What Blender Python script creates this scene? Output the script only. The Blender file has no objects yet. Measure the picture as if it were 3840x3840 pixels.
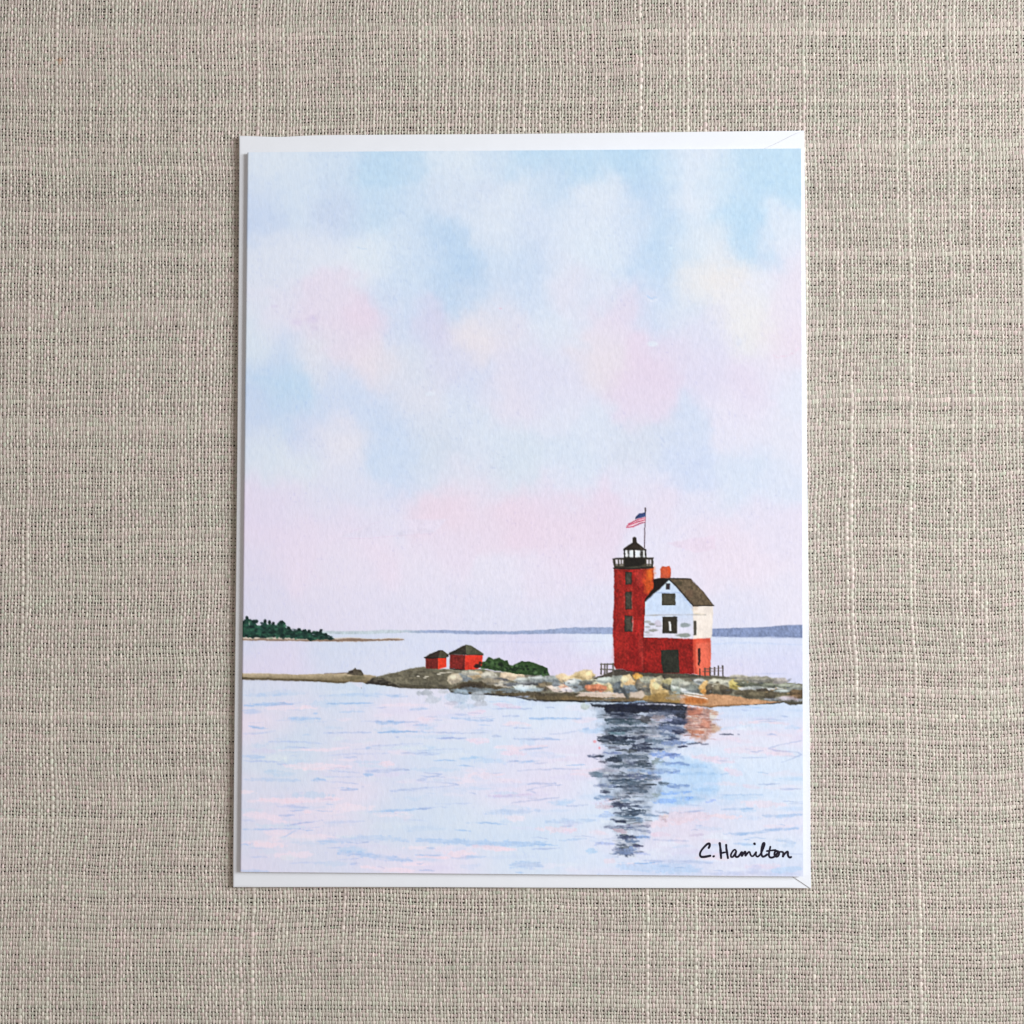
import bpy, math
import numpy as np

# ------------------------------------------------------------------ camera, light, exposure
scene = bpy.context.scene
MM = 0.001                                   # the scene is in metres; sizes below are in millimetres
COL = scene.collection

cam_data = bpy.data.cameras.new("camera")
cam_data.sensor_fit = 'HORIZONTAL'
cam_data.angle = math.radians(44.0)
cam_data.clip_start, cam_data.clip_end = 0.01, 20.0
cam = bpy.data.objects.new("camera", cam_data)
cam.location = (2.03 * MM, -9.88 * MM, 245.8 * MM)
cam.rotation_euler = (0.03565, 0.01531, -0.00088)
COL.objects.link(cam)
scene.camera = cam

world = bpy.data.worlds.new("World")         # the dim, slightly warm room around the table
scene.world = world
world.use_nodes = True
world.node_tree.nodes["Background"].inputs[0].default_value = (1.0, 0.905, 0.815, 1)
world.node_tree.nodes["Background"].inputs[1].default_value = 0.335

win = bpy.data.lights.new("window_light", 'AREA')   # soft cool light of a window to the right
win.shape = 'RECTANGLE'
win.size, win.size_y = 0.26, 0.34
win.color = (0.925, 0.97, 1.0)
win.energy = 6.85
win_o = bpy.data.objects.new("window_light", win)
COL.objects.link(win_o)
_az, _el, _d = math.radians(13), math.radians(32), 0.69
win_o.location = (_d * math.cos(_el) * math.cos(_az), _d * math.cos(_el) * math.sin(_az), _d * math.sin(_el))
_v = win_o.location.normalized()
win_o.rotation_euler = _v.to_track_quat('Z', 'Y').to_euler()

scene.view_settings.view_transform = 'Standard'
scene.view_settings.look = 'None'
scene.view_settings.gamma = 1.0
scene.view_settings.exposure = 0.0
scene.view_settings.use_curve_mapping = False
scene.cycles.max_bounces = 6

# ------------------------------------------------------------------ helpers
def lin(c):
    c = np.asarray(c, float) / 255.0
    return np.where(c <= 0.04045, c / 12.92, ((c + 0.055) / 1.055) ** 2.4)

def mesh_obj(name, verts, faces, mat, parent=None, smooth=True):
    """verts in mm (n,3); faces (m,4) or (m,3) int array; linked as one mesh object"""
    verts = np.asarray(verts, np.float32) * MM
    faces = np.asarray(faces, np.int32)
    me = bpy.data.meshes.new(name)
    k = faces.shape[1]
    me.vertices.add(len(verts)); me.vertices.foreach_set("co", verts.ravel())
    me.loops.add(faces.size); me.loops.foreach_set("vertex_index", faces.ravel())
    me.polygons.add(len(faces))
    me.polygons.foreach_set("loop_start", np.arange(0, faces.size, k, dtype=np.int32))
    me.polygons.foreach_set("use_smooth", np.full(len(faces), smooth))
    me.update(calc_edges=True)
    me.validate()
    for m in (mat if isinstance(mat, (list, tuple)) else [mat]): me.materials.append(m)
    o = bpy.data.objects.new(name, me)
    COL.objects.link(o)
    if parent is not None: o.parent = parent
    return o

def tag(o, label=None, category=None, kind=None):
    if label: o["label"] = label
    if category: o["category"] = category
    if kind: o["kind"] = kind
    return o

def color_attr(o, rgb, name="tint"):
    a = o.data.color_attributes.new(name, 'FLOAT_COLOR', 'POINT')
    buf = np.ones((len(rgb), 4), np.float32); buf[:, :3] = rgb
    a.data.foreach_set("color", buf.ravel())

class Mat:
    """small node-tree builder"""
    def __init__(self, name, rough=.8, spec=.2):
        self.m = bpy.data.materials.new(name); self.m.use_nodes = True
        self.t = self.m.node_tree; self.b = self.t.nodes["Principled BSDF"]
        self.b.inputs["Roughness"].default_value = rough
        self.b.inputs["Specular IOR Level"].default_value = spec
    def n(self, kind, **kw):
        x = self.t.nodes.new(kind)
        for k, v in kw.items():
            if k in x.inputs: x.inputs[k].default_value = v
            else: setattr(x, k, v)
        return x
    def l(self, a, b): self.t.links.new(a, b)
    def coords(self, scale):
        tc = self.n('ShaderNodeTexCoord'); mp = self.n('ShaderNodeMapping'); mp.inputs['Scale'].default_value = scale
        self.l(tc.outputs['Object'], mp.inputs['Vector']); return mp.outputs['Vector']
    def noise(self, vec, scale, detail=2.0):
        x = self.n('ShaderNodeTexNoise'); x.inputs['Scale'].default_value = scale; x.inputs['Detail'].default_value = detail
        self.l(vec, x.inputs['Vector']); return x.outputs['Fac']
    def tint(self, base, fac, lo, hi):
        """base colour socket times a value running lo..hi with fac"""
        mr = self.n('ShaderNodeMapRange'); mr.inputs['To Min'].default_value = lo; mr.inputs['To Max'].default_value = hi
        mr.inputs['From Min'].default_value = .25; mr.inputs['From Max'].default_value = .75
        self.l(fac, mr.inputs['Value'])
        mx = self.n('ShaderNodeVectorMath', operation='SCALE')
        self.l(base, mx.inputs[0]); self.l(mr.outputs['Result'], mx.inputs['Scale']); return mx.outputs['Vector']
    def bump(self, h, strength, dist):
        b = self.n('ShaderNodeBump'); b.inputs['Strength'].default_value = strength; b.inputs['Distance'].default_value = dist
        self.l(h, b.inputs['Height']); self.l(b.outputs['Normal'], self.b.inputs['Normal'])

def paper_material(name, rgb, tooth=.00002):
    M = Mat(name, .75, .18)
    c = M.n('ShaderNodeRGB'); c.outputs[0].default_value = (*rgb, 1)
    v = M.coords((1, 1, 1))
    M.l(M.tint(c.outputs[0], M.noise(v, 260, 3), .985, 1.012), M.b.inputs['Base Color'])
    M.bump(M.noise(v, 2600, 3), .25, tooth)
    return M.m

# ------------------------------------------------------------------ linen cloth
# plain weave of warp (upright) and weft (level) yarns, built yarn by yarn
LEV = -0.06                                   # the highest yarns touch the envelope from below
rng = np.random.default_rng(2024)
EXT = 109.0
PX, PY = 0.655, 0.712
NX, NY = int(2 * EXT / PX), int(2 * EXT / PY)

def grid_noise(h, w, sy, sx, r, oct=3):
    o = np.zeros((h, w)); a = 1.0; t = 0
    for k in range(oct):
        gh, gw = int(h / sy) + 4, int(w / sx) + 4
        g = r.uniform(-1, 1, (gh, gw))
        y = np.arange(h) / sy; x = np.arange(w) / sx
        yi, xi = y.astype(int), x.astype(int); fy = y - yi; fx = x - xi
        fy = (fy * fy * (3 - 2 * fy))[:, None]; fx = (fx * fx * (3 - 2 * fx))[None, :]
        o += a * ((g[yi][:, xi] * (1 - fx) + g[yi][:, xi + 1] * fx) * (1 - fy) + (g[yi + 1][:, xi] * (1 - fx) + g[yi + 1][:, xi + 1] * fx) * fy)
        t += a; a *= .6; sy = max(sy * .5, 1.0); sx = max(sx * .5, 1.0)
    return o / t

def yarn_gauge(n, m, r, p_slub, lo, hi):
    """thickness of n yarns along m crossings: each yarn has its own gauge, swelling into slubs here and there"""
    base = 1 + .19 * r.standard_normal(n)[:, None] + .10 * grid_noise(n, m, 1, 9, r, 2)
    runs = grid_noise(n, m, 1, 70, r, 2)
    th = np.where(r.uniform(0, 1, n) < p_slub, r.uniform(-.35, .1, n), r.uniform(.45, .9, n))[:, None]
    slub = np.clip((runs - th) / .30, 0, 1) * r.uniform(.35, 1.0, n)[:, None]
    return np.clip(base + slub * hi, lo, 2.6), slub

gw, slw = yarn_gauge(NX, NY, rng, .12, .62, .90)       # warp  [i, j]
gf, slf = yarn_gauge(NY, NX, rng, .16, .62, .80)       # weft  [j, i]
gf, slf = gf.T, slf.T
                                 # -> [i, j]
# yarn spacing follows the gauge, then settles on even margins
ax = .55 + .45 * gw; ay = .55 + .45 * gf
cx = np.cumsum(ax, 0); cx = (cx - cx[:1]) / (cx[-1:] - cx[:1])
cy = np.cumsum(ay, 1); cy = (cy - cy[:, :1]) / (cy[:, -1:] - cy[:, :1])
X = -EXT + 2 * EXT * cx - 1.0
Y = -EXT + 2 * EXT * cy
def smooth_along(a, axis, n):
    for _ in range(n):
        b = a.copy()
        if axis == 1: b[:, 1:-1] = .25 * a[:, :-2] + .5 * a[:, 1:-1] + .25 * a[:, 2:]
        else: b[1:-1] = .25 * a[:-2] + .5 * a[1:-1] + .25 * a[2:]
        a = b
    return a
X = smooth_along(X, 1, 14); Y = smooth_along(Y, 0, 14)
X += .42 * grid_noise(NX, NY, 90, 60, rng, 3) + .10 * grid_noise(NX, NY, 1, 2, rng, 1)
Y += .42 * grid_noise(NX, NY, 60, 90, rng, 3) + .10 * grid_noise(NX, NY, 2, 1, rng, 1)
flip = (np.add.outer(np.arange(NX), np.arange(NY)) % 2) * 2.0 - 1.0
wx = .250 * gw * (1 + .16 * rng.standard_normal((NX, NY)))          # half widths, mm
wy = .335 * gf * (1 + .13 * rng.standard_normal((NX, NY)))
lay_ = np.random.default_rng(8)                       # looser and denser patches
wx *= 1 + .16 * grid_noise(NX, NY, 26, 26, lay_, 3); wy *= 1 + .14 * grid_noise(NX, NY, 30, 14, lay_, 3)
Z0 = LEV - .40 + .05 * grid_noise(NX, NY, 30, 30, rng, 2)
ZW = Z0 + .135 * flip; ZF = Z0 - .105 * flip

def yarn_colours(n, m, slub, r, base, BR):
    v = 1 + .06 * r.standard_normal(n)[:, None] + .05 * grid_noise(n, m, 1, 6, r, 2) + BR * slub * (r.uniform(0, 1, n) < .75)[:, None]
    v = v * (1 + .085 * r.standard_normal((n, m)))
    hue = .022 * grid_noise(n, m, 7, 14, r, 2) + .028 * r.standard_normal((n, m))
    c = np.empty((n, m, 3))
    c[..., 0] = base[0] * v * (1 + hue); c[..., 1] = base[1] * v * (1 - hue * .8); c[..., 2] = base[2] * v * (1 + .3 * hue)
    return c
LINEN_WARP, LINEN_WEFT = (.585, .532, .474), (.535, .480, .422)
cw = yarn_colours(NX, NY, slw, rng, LINEN_WARP, .13)
cf = yarn_colours(NY, NX, slf.T, rng, LINEN_WEFT, .04).transpose(1, 0, 2)

def fleck(x, y, r, col, a):
    for arr in (cw, cf):
        d = np.hypot(X - x, Y - y)[..., None]
        m = a * np.clip(1.6 - d / r, 0, 1); arr[:] = arr * (1 - m) + np.array(col) * m
fleck(-91.2, 88.6, .55, (.50, .30, .18), .8)           # a reddish speck caught in the weave
for (x, y) in [(-76.8, 96.0), (-80.5, 52), (78, 71), (91, -36), (66, -12), (-70, -81), (30, -84)]: fleck(x, y, .35, (.80, .77, .70), .7)

def yarns(PXc, PYc, PZc, half, height, colr, along_y):
    """sweep an arched 4-vertex section along every yarn, two steps per crossing"""
    if not along_y: PXc, PYc, PZc, half, colr = PXc.T, PYc.T, PZc.T, half.T, colr.transpose(1, 0, 2)
    n, m = PXc.shape
    def mid(a): return .5 * (a[:, :-1] + a[:, 1:])
    def weave(a, b):
        o = np.empty((n, 2 * m - 1) + a.shape[2:]); o[:, 0::2] = a; o[:, 1::2] = b; return o
    x = weave(PXc, mid(PXc)); y = weave(PYc, mid(PYc)); z = weave(PZc, mid(PZc))
    w = weave(half, mid(half) * .86); c = weave(colr, mid(colr))
    tx = np.gradient(x, axis=1); ty = np.gradient(y, axis=1); L = np.hypot(tx, ty) + 1e-9
    nx, ny = -ty / L, tx / L                       # sideways in the cloth
    offs = [(-1.0, -.55), (-.48, .72), (.48, .72), (1.0, -.55)]
    V = np.empty((n, 2 * m - 1, 4, 3), np.float32)
    hh = height * np.sqrt(w / w.mean())
    for k, (s, t) in enumerate(offs):
        V[:, :, k, 0] = x + nx * w * s; V[:, :, k, 1] = y + ny * w * s; V[:, :, k, 2] = z + hh * t
    q = np.arange(n * (2 * m - 1)).reshape(n, 2 * m - 1)
    a = q[:, :-1].ravel() * 4; b = q[:, 1:].ravel() * 4
    cxm = .5 * (x[:, :-1] + x[:, 1:]).ravel(); cym = .5 * (y[:, :-1] + y[:, 1:]).ravel()
    keep = ~((np.abs(cxm) < 51.5) & (np.abs(cym) < 69.0))      # nothing of the cloth shows under the middle of the card
    a, b = a[keep], b[keep]
    F = np.concatenate([np.stack([a + k, a + k + 1, b + k + 1, b + k], 1) for k in range(3)])
    if not along_y: pass
    C = np.repeat(c.reshape(-1, 3), 4, axis=0)
    return V.reshape(-1, 3), F, C

v1, f1, c1 = yarns(X, Y, ZW, wx, .150, cw, True)
v2, f2, c2 = yarns(X, Y, ZF, wy, .150, cf, False)
V = np.concatenate([v1, v2]); F = np.concatenate([f1, f2 + len(v1)]); C = np.concatenate([c1, c2])
used = np.zeros(len(V), bool); used[F.ravel()] = True
idx = np.cumsum(used) - 1
V, C, F = V[used], C[used], idx[F]

M = Mat("linen_yarn", .95, .08)
att = M.n('ShaderNodeAttribute', attribute_name="tint")
vec = M.coords((1, 1, 1))
M.l(M.tint(att.outputs['Color'], M.noise(vec, 5200, 2), .86, 1.13), M.b.inputs['Base Color'])
M.bump(M.noise(vec, 9000, 2), .5, .00004)
linen_mat = M.m

# plain surround: the same cloth beyond the yarns that are built, and the dark board under it
M = Mat("linen_surround", .95, .08)
vec = M.coords((1, 1, 1))
wv = M.n('ShaderNodeTexChecker'); wv.inputs['Scale'].default_value = 1500
M.l(vec, wv.inputs['Vector']); wv.inputs['Color1'].default_value = (.42, .375, .325, 1); wv.inputs['Color2'].default_value = (.24, .215, .185, 1)
M.l(M.tint(wv.outputs['Color'], M.noise(vec, 400, 3), .85, 1.12), M.b.inputs['Base Color'])
surround_mat = M.m
R0, R1 = EXT - 2.0, 420.0
zs = LEV - .42
ring_v = [(-R1, -R1, zs), (R1, -R1, zs), (R1, R1, zs), (-R1, R1, zs), (-R0, -R0, zs), (R0, -R0, zs), (R0, R0, zs), (-R0, R0, zs)]
ring_f = [(0, 1, 5, 4), (1, 2, 6, 5), (2, 3, 7, 6), (3, 0, 4, 7)]
cloth = mesh_obj("linen_cloth", ring_v, ring_f, surround_mat, smooth=False)
tag(cloth, "beige slubby linen cloth spread flat under the envelope", "cloth", "structure")
weave = mesh_obj("thread_weave", V, F, linen_mat, cloth)
tag(weave, kind="stuff")
color_attr(weave, C)

M = Mat("dark_board", .9, .1); M.b.inputs['Base Color'].default_value = (.045, .042, .045, 1)
vec = M.coords((1, 1, 1)); rgbn = M.n('ShaderNodeRGB'); rgbn.outputs[0].default_value = (.045, .042, .045, 1)
M.l(M.tint(rgbn.outputs[0], M.noise(vec, 60, 4), .8, 1.2), M.b.inputs['Base Color'])
zb = LEV - .95
board = mesh_obj("table_top", [(-430, -430, zb), (430, -430, zb), (430, 430, zb), (-430, 430, zb), (-430, -430, zb - 18), (430, -430, zb - 18), (430, 430, zb - 18), (-430, 430, zb - 18)],
                 [(0, 1, 2, 3), (7, 6, 5, 4), (0, 4, 5, 1), (1, 5, 6, 2), (2, 6, 7, 3), (3, 7, 4, 0)], M.m, smooth=False)
tag(board, "dark table top showing through the gaps of the linen weave", "table", "structure")

# ------------------------------------------------------------------ envelope
ENV_Z = 0.66                                   # top of the closed envelope, mm
env_white = paper_material("envelope_paper", (.82, .835, .89))
env = bpy.data.objects.new("envelope", None); COL.objects.link(env)
env.empty_display_size = .02
tag(env, "blank white paper envelope lying on the linen beneath the printed card", "envelope")
# corners (mm): upper left, upper right, lower right, lower left
EC = np.array([(-55.24, 72.93), (55.36, 73.26), (55.31, -73.10), (-55.42, -73.29)])

def quad_pt(Q, u, v):
    """u 0..1 to the right, v 0..1 downward"""
    u = np.asarray(u)[..., None]; v = np.asarray(v)[..., None]
    return (Q[0] * (1 - u) + Q[1] * u) * (1 - v) + (Q[3] * (1 - u) + Q[2] * u) * v

def slab(name, top_outline, z0, z1, r, mat, parent, rings=4, smooth=True):
    """a sheet with the given outline (counter-clockwise, mm), lower side z0, upper side z1, rounded rim r"""
    P = np.array(top_outline, float); n = len(P)
    nxt = np.roll(P, -1, 0) - P; prv = P - np.roll(P, 1, 0)
    def nrm(e): return np.stack([e[:, 1], -e[:, 0]], 1) / (np.hypot(e[:, 0], e[:, 1])[:, None] + 1e-9)
    nn = nrm(nxt) + nrm(prv); nn /= (np.hypot(nn[:, 0], nn[:, 1])[:, None] + 1e-9)
    hz = (z1 - z0) / 2; r = min(r, hz)
    V, F = [], []
    rows = []
    for k in range(rings + 1):
        a = math.pi / 2 * k / rings                       # from the wall to the top
        rows.append((-(r - r * math.cos(a)), z1 - r + r * math.sin(a)))
    prof = [(-(r - r * math.cos(math.pi / 2 * (1 - k / rings))), z0 + r - r * math.sin(math.pi / 2 * (1 - k / rings))) for k in range(rings + 1)] + rows
    if smooth:                                           # a flat margin keeps the shading of the rim off the sheet
        prof.append((-max(3 * r, .4), z1)); prof.insert(0, (-max(3 * r, .4), z0))
    for (d, z) in prof:
        for i in range(n): V.append((P[i, 0] + nn[i, 0] * d, P[i, 1] + nn[i, 1] * d, z))
    m = len(prof)
    for k in range(m - 1):
        for i in range(n):
            j = (i + 1) % n
            F.append((k * n + i, k * n + j, (k + 1) * n + j, (k + 1) * n + i))
    me = bpy.data.meshes.new(name)
    fl = [tuple(f) for f in F] + [tuple(range((m - 1) * n, m * n)), tuple(range(n - 1, -1, -1))]
    me.from_pydata([(x * MM, y * MM, z * MM) for (x, y, z) in V], [], fl)
    for p in me.polygons: p.use_smooth = smooth and len(p.vertices) == 4
    me.update(); me.materials.append(mat)
    o = bpy.data.objects.new(name, me); COL.objects.link(o); o.parent = parent
    return o

def edge_line(p, q, n, f=None):
    t = np.linspace(0, 1, n, endpoint=False)[:, None]
    L = p + (q - p) * t
    if f is not None: L = L + f(t)
    return [tuple(a) for a in L]
UL, UR, LR, LL = EC
# counter-clockwise: lower left -> lower right -> upper right -> upper left; the upper rim dips a little beside its left corner
dip = lambda t: np.concatenate([0 * t, -.30 * np.exp(-((t - .93) / .045) ** 2) - .12 * np.sin(math.pi * t) ** 2], 1)
outline = edge_line(LL, LR, 24, lambda t: np.concatenate([0 * t, .06 * np.sin(math.pi * t * 2)], 1)) + edge_line(LR, UR, 24) + edge_line(UR, UL, 60, dip) + edge_line(UL, LL, 24, lambda t: np.concatenate([.07 * np.sin(math.pi * t * 1.5), 0 * t], 1))
slab("body", outline, -0.02, ENV_Z, .22, env_white, env)
# broad flap folded over from the right edge, its seams running in from the two right-hand corners
seam_top = [(55.0, 73.05), (54.2, 72.8), (53.0, 72.25), (51.5, 71.5), (49.5, 70.5), (47.2, 69.5), (44, 68.2), (38, 66), (28, 60)]
seam_low = [(28, -60), (40, -64.5), (46, -67.6), (49.5, -69.5), (51.7, -70.8), (53.4, -71.9), (54.6, -72.7), (55.0, -73.0)]
slab("pointed_flap", seam_low + [(55.26, -73.02), (55.30, -30), (55.31, 30), (55.30, 73.15)] + seam_top, ENV_Z + .003, ENV_Z + .16, .05, env_white, env, 3, False)

# ------------------------------------------------------------------ the print
# The watercolour is drawn stroke by stroke on a small sketch canvas (numpy), in sketch
# units: x 880..3040 to the right, y 540..3310 downward, CS canvas cells per unit.
CX0, CY0, CX1, CY1, CS = 880.0, 540.0, 3040.0, 3310.0, 0.40
CW, CH = int((CX1 - CX0) * CS), int((CY1 - CY0) * CS)
prng = np.random.default_rng(7)
GX = CX0 + (np.arange(CW) + 0.5) / CS
GY = CY0 + (np.arange(CH) + 0.5) / CS

def vnoise(h, w, sy, sx, rng):
    """smooth value noise, cell size sy x sx canvas cells, range about -1..1"""
    gh, gw = int(h / sy) + 4, int(w / sx) + 4
    g = rng.uniform(-1, 1, (gh, gw))
    y = np.arange(h) / sy + rng.uniform(0, 1); x = np.arange(w) / sx + rng.uniform(0, 1)
    yi = y.astype(int); xi = x.astype(int)
    fy = y - yi; fx = x - xi
    fy = (fy * fy * (3 - 2 * fy))[:, None]; fx = (fx * fx * (3 - 2 * fx))[None, :]
    a = g[yi][:, xi]; b = g[yi][:, xi + 1]; c = g[yi + 1][:, xi]; d = g[yi + 1][:, xi + 1]
    return (a * (1 - fx) + b * fx) * (1 - fy) + (c * (1 - fx) + d * fx) * fy

def fbm(h, w, sy, sx, rng, octs=4):
    o = np.zeros((h, w)); a = 1.0; t = 0.0
    for k in range(octs):
        if min(sy, sx) < 0.8: break
        o += a * vnoise(h, w, max(sy, 0.8), max(sx, 0.8), rng); t += a; a *= 0.55; sy *= 0.5; sx *= 0.5
    return o / t

GRAIN = fbm(CH, CW, 3.0, 2.2, prng, 3)          # pigment settling in the paper
BLOT = fbm(CH, CW, 14, 14, prng, 3)
EDGE1 = fbm(CH, CW, 5.5, 5.5, prng, 3); EDGE2 = fbm(CH, CW, 5.5, 5.5, prng, 3)
DRY = fbm(CH, CW, 2.0, 9.0, prng, 2)           # dry-brush streaks running level
CAN = np.zeros((CH, CW, 3))

def bbox(x0, y0, x1, y1, pad):
    a = max(0, int((x0 - pad - CX0) * CS)); b = min(CW, int((x1 + pad - CX0) * CS) + 2)
    c = max(0, int((y0 - pad - CY0) * CS)); d = min(CH, int((y1 + pad - CY0) * CS) + 2)
    return a, max(a, b), c, max(c, d)

def lay(sl, mask, col, grain=0.0, blot=0.0):
    """glaze a colour through a mask"""
    ys, xs = sl
    c = np.array(col, float)[None, None, :]
    if grain or blot:
        c = c * (1 + grain * GRAIN[ys, xs] + blot * BLOT[ys, xs])[:, :, None]
    m = np.clip(mask, 0, 1)[:, :, None]
    CAN[ys, xs] = CAN[ys, xs] * (1 - m) + c * m

def blob(x, y, rx, ry, col, a=1.0, soft=0.5, rough=0.25, ang=0.0, grain=.03, blot=.05):
    p = max(rx, ry) * 1.6 + 6
    a0, b0, c0, d0 = bbox(x - p, y - p, x + p, y + p, 0)
    if b0 <= a0 or d0 <= c0: return
    ys, xs = slice(c0, d0), slice(a0, b0)
    dx = GX[xs][None, :] - x; dy = GY[ys][:, None] - y
    if ang:
        ca, sa = math.cos(ang), math.sin(ang); dx, dy = dx * ca + dy * sa, dy * ca - dx * sa
    r = np.sqrt((dx / rx) ** 2 + (dy / ry) ** 2) + rough * EDGE1[ys, xs]
    lay((ys, xs), a * np.clip((1 + soft * .5 - r) / soft, 0, 1), col, grain, blot)

def poly(pts, col, a=1.0, rough=2.0, soft=1.3, rim=0.0, grain=.05, blot=.06, col2=None, axis=None):
    """filled shape with an uneven brushed border; rim darkens the border as drying paint does;
    col2 blends to a second colour along axis ((x,y),(x,y))"""
    P = np.array(pts, float)
    a0, b0, c0, d0 = bbox(P[:, 0].min(), P[:, 1].min(), P[:, 0].max(), P[:, 1].max(), 8 + rough)
    if b0 <= a0 or d0 <= c0: return
    ys, xs = slice(c0, d0), slice(a0, b0)
    X = GX[xs][None, :] + rough * EDGE1[ys, xs]; Y = GY[ys][:, None] + rough * EDGE2[ys, xs]
    ins = np.zeros(X.shape, bool); dist = np.full(X.shape, 1e9)
    n = len(P)
    for i in range(n):
        x1, y1 = P[i]; x2, y2 = P[(i + 1) % n]
        if y1 != y2:
            c = ((y1 > Y) != (y2 > Y)) & (X < (x2 - x1) * (Y - y1) / (y2 - y1) + x1); ins ^= c
        ex, ey = x2 - x1, y2 - y1; L = ex * ex + ey * ey + 1e-9
        t = np.clip(((X - x1) * ex + (Y - y1) * ey) / L, 0, 1)
        dist = np.minimum(dist, (X - x1 - t * ex) ** 2 + (Y - y1 - t * ey) ** 2)
    sd = np.sqrt(dist) * np.where(ins, 1, -1)
    m = np.clip(0.5 + sd / (2 * soft), 0, 1) * a
    c = np.array(col, float)[None, None, :] * np.ones(X.shape + (1,))
    if col2 is not None:
        (ax, ay), (bx, by) = axis; ex, ey = bx - ax, by - ay
        t = np.clip(((X - ax) * ex + (Y - ay) * ey) / (ex * ex + ey * ey), 0, 1)[:, :, None]
        c = c * (1 - t) + np.array(col2, float) * t
    c = c * (1 + grain * GRAIN[ys, xs] + blot * BLOT[ys, xs] - rim * np.exp(-np.abs(sd) / 3.0))[:, :, None]
    m = m[:, :, None]
    CAN[ys, xs] = CAN[ys, xs] * (1 - m) + c * m

def rock(x, y, rx, ry, col, r):
    """an angular stone: a lit face and a darker side below it"""
    n = r.integers(6, 9); t0 = r.uniform(0, 6.28)
    P = []
    for i in range(n):
        t = t0 + 6.2832 * i / n + r.uniform(-.28, .28); s = r.uniform(.78, 1.22)
        P.append((x + rx * s * math.cos(t), y + ry * s * math.sin(t)))
    c = np.array(col, float)
    c = np.minimum(c * 1.06 + 4, 244)
    poly(P, c, .9, 4.0, 2.8, .0, .12, .3)
    lo = [(px + rx * .12, max(py, y + ry * r.uniform(.0, .35))) for (px, py) in P]
    poly(lo, c * (.66, .67, .72), .5, 3, 2.6, 0, .1, .2)
    if r.uniform() < .5: blob(x - rx * .25, y - ry * .3, rx * .4, ry * .35, np.minimum(c * 1.18 + 10, 245), .6, .7, .5)

def stroke(pts, w, col, a=1.0, taper=.5, rough=.35, soft=1.4, grain=.06, wob=1.5):
    P = np.array(pts, float)
    a0, b0, c0, d0 = bbox(P[:, 0].min(), P[:, 1].min(), P[:, 0].max(), P[:, 1].max(), w + 6)
    if b0 <= a0 or d0 <= c0: return
    ys, xs = slice(c0, d0), slice(a0, b0)
    X = GX[xs][None, :] + wob * EDGE2[ys, xs]; Y = GY[ys][:, None] + wob * EDGE1[ys, xs]
    best = np.full(X.shape, -1e9)
    seg = np.hypot(*(P[1:] - P[:-1]).T); tot = seg.sum() + 1e-9; acc = 0
    for i in range(len(P) - 1):
        x1, y1 = P[i]; ex, ey = P[i + 1] - P[i]; L = ex * ex + ey * ey + 1e-9
        t = np.clip(((X - x1) * ex + (Y - y1) * ey) / L, 0, 1)
        d = np.sqrt((X - x1 - t * ex) ** 2 + (Y - y1 - t * ey) ** 2)
        s = (acc + t * seg[i]) / tot
        hw = w * .5 * (1 - taper * np.abs(2 * s - 1) ** 2)
        best = np.maximum(best, hw - d); acc += seg[i]
    best = best + rough * w * .5 * (.6 * GRAIN[ys, xs] + .8 * DRY[ys, xs])
    vary = np.clip(.78 + .45 * BLOT[ys, xs] + .35 * DRY[ys, xs], .25, 1.0) if w < 40 and a < .88 else 1.0
    lay((ys, xs), a * vary * np.clip(.5 + best / (2 * soft), 0, 1), col, grain, .04)

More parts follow.
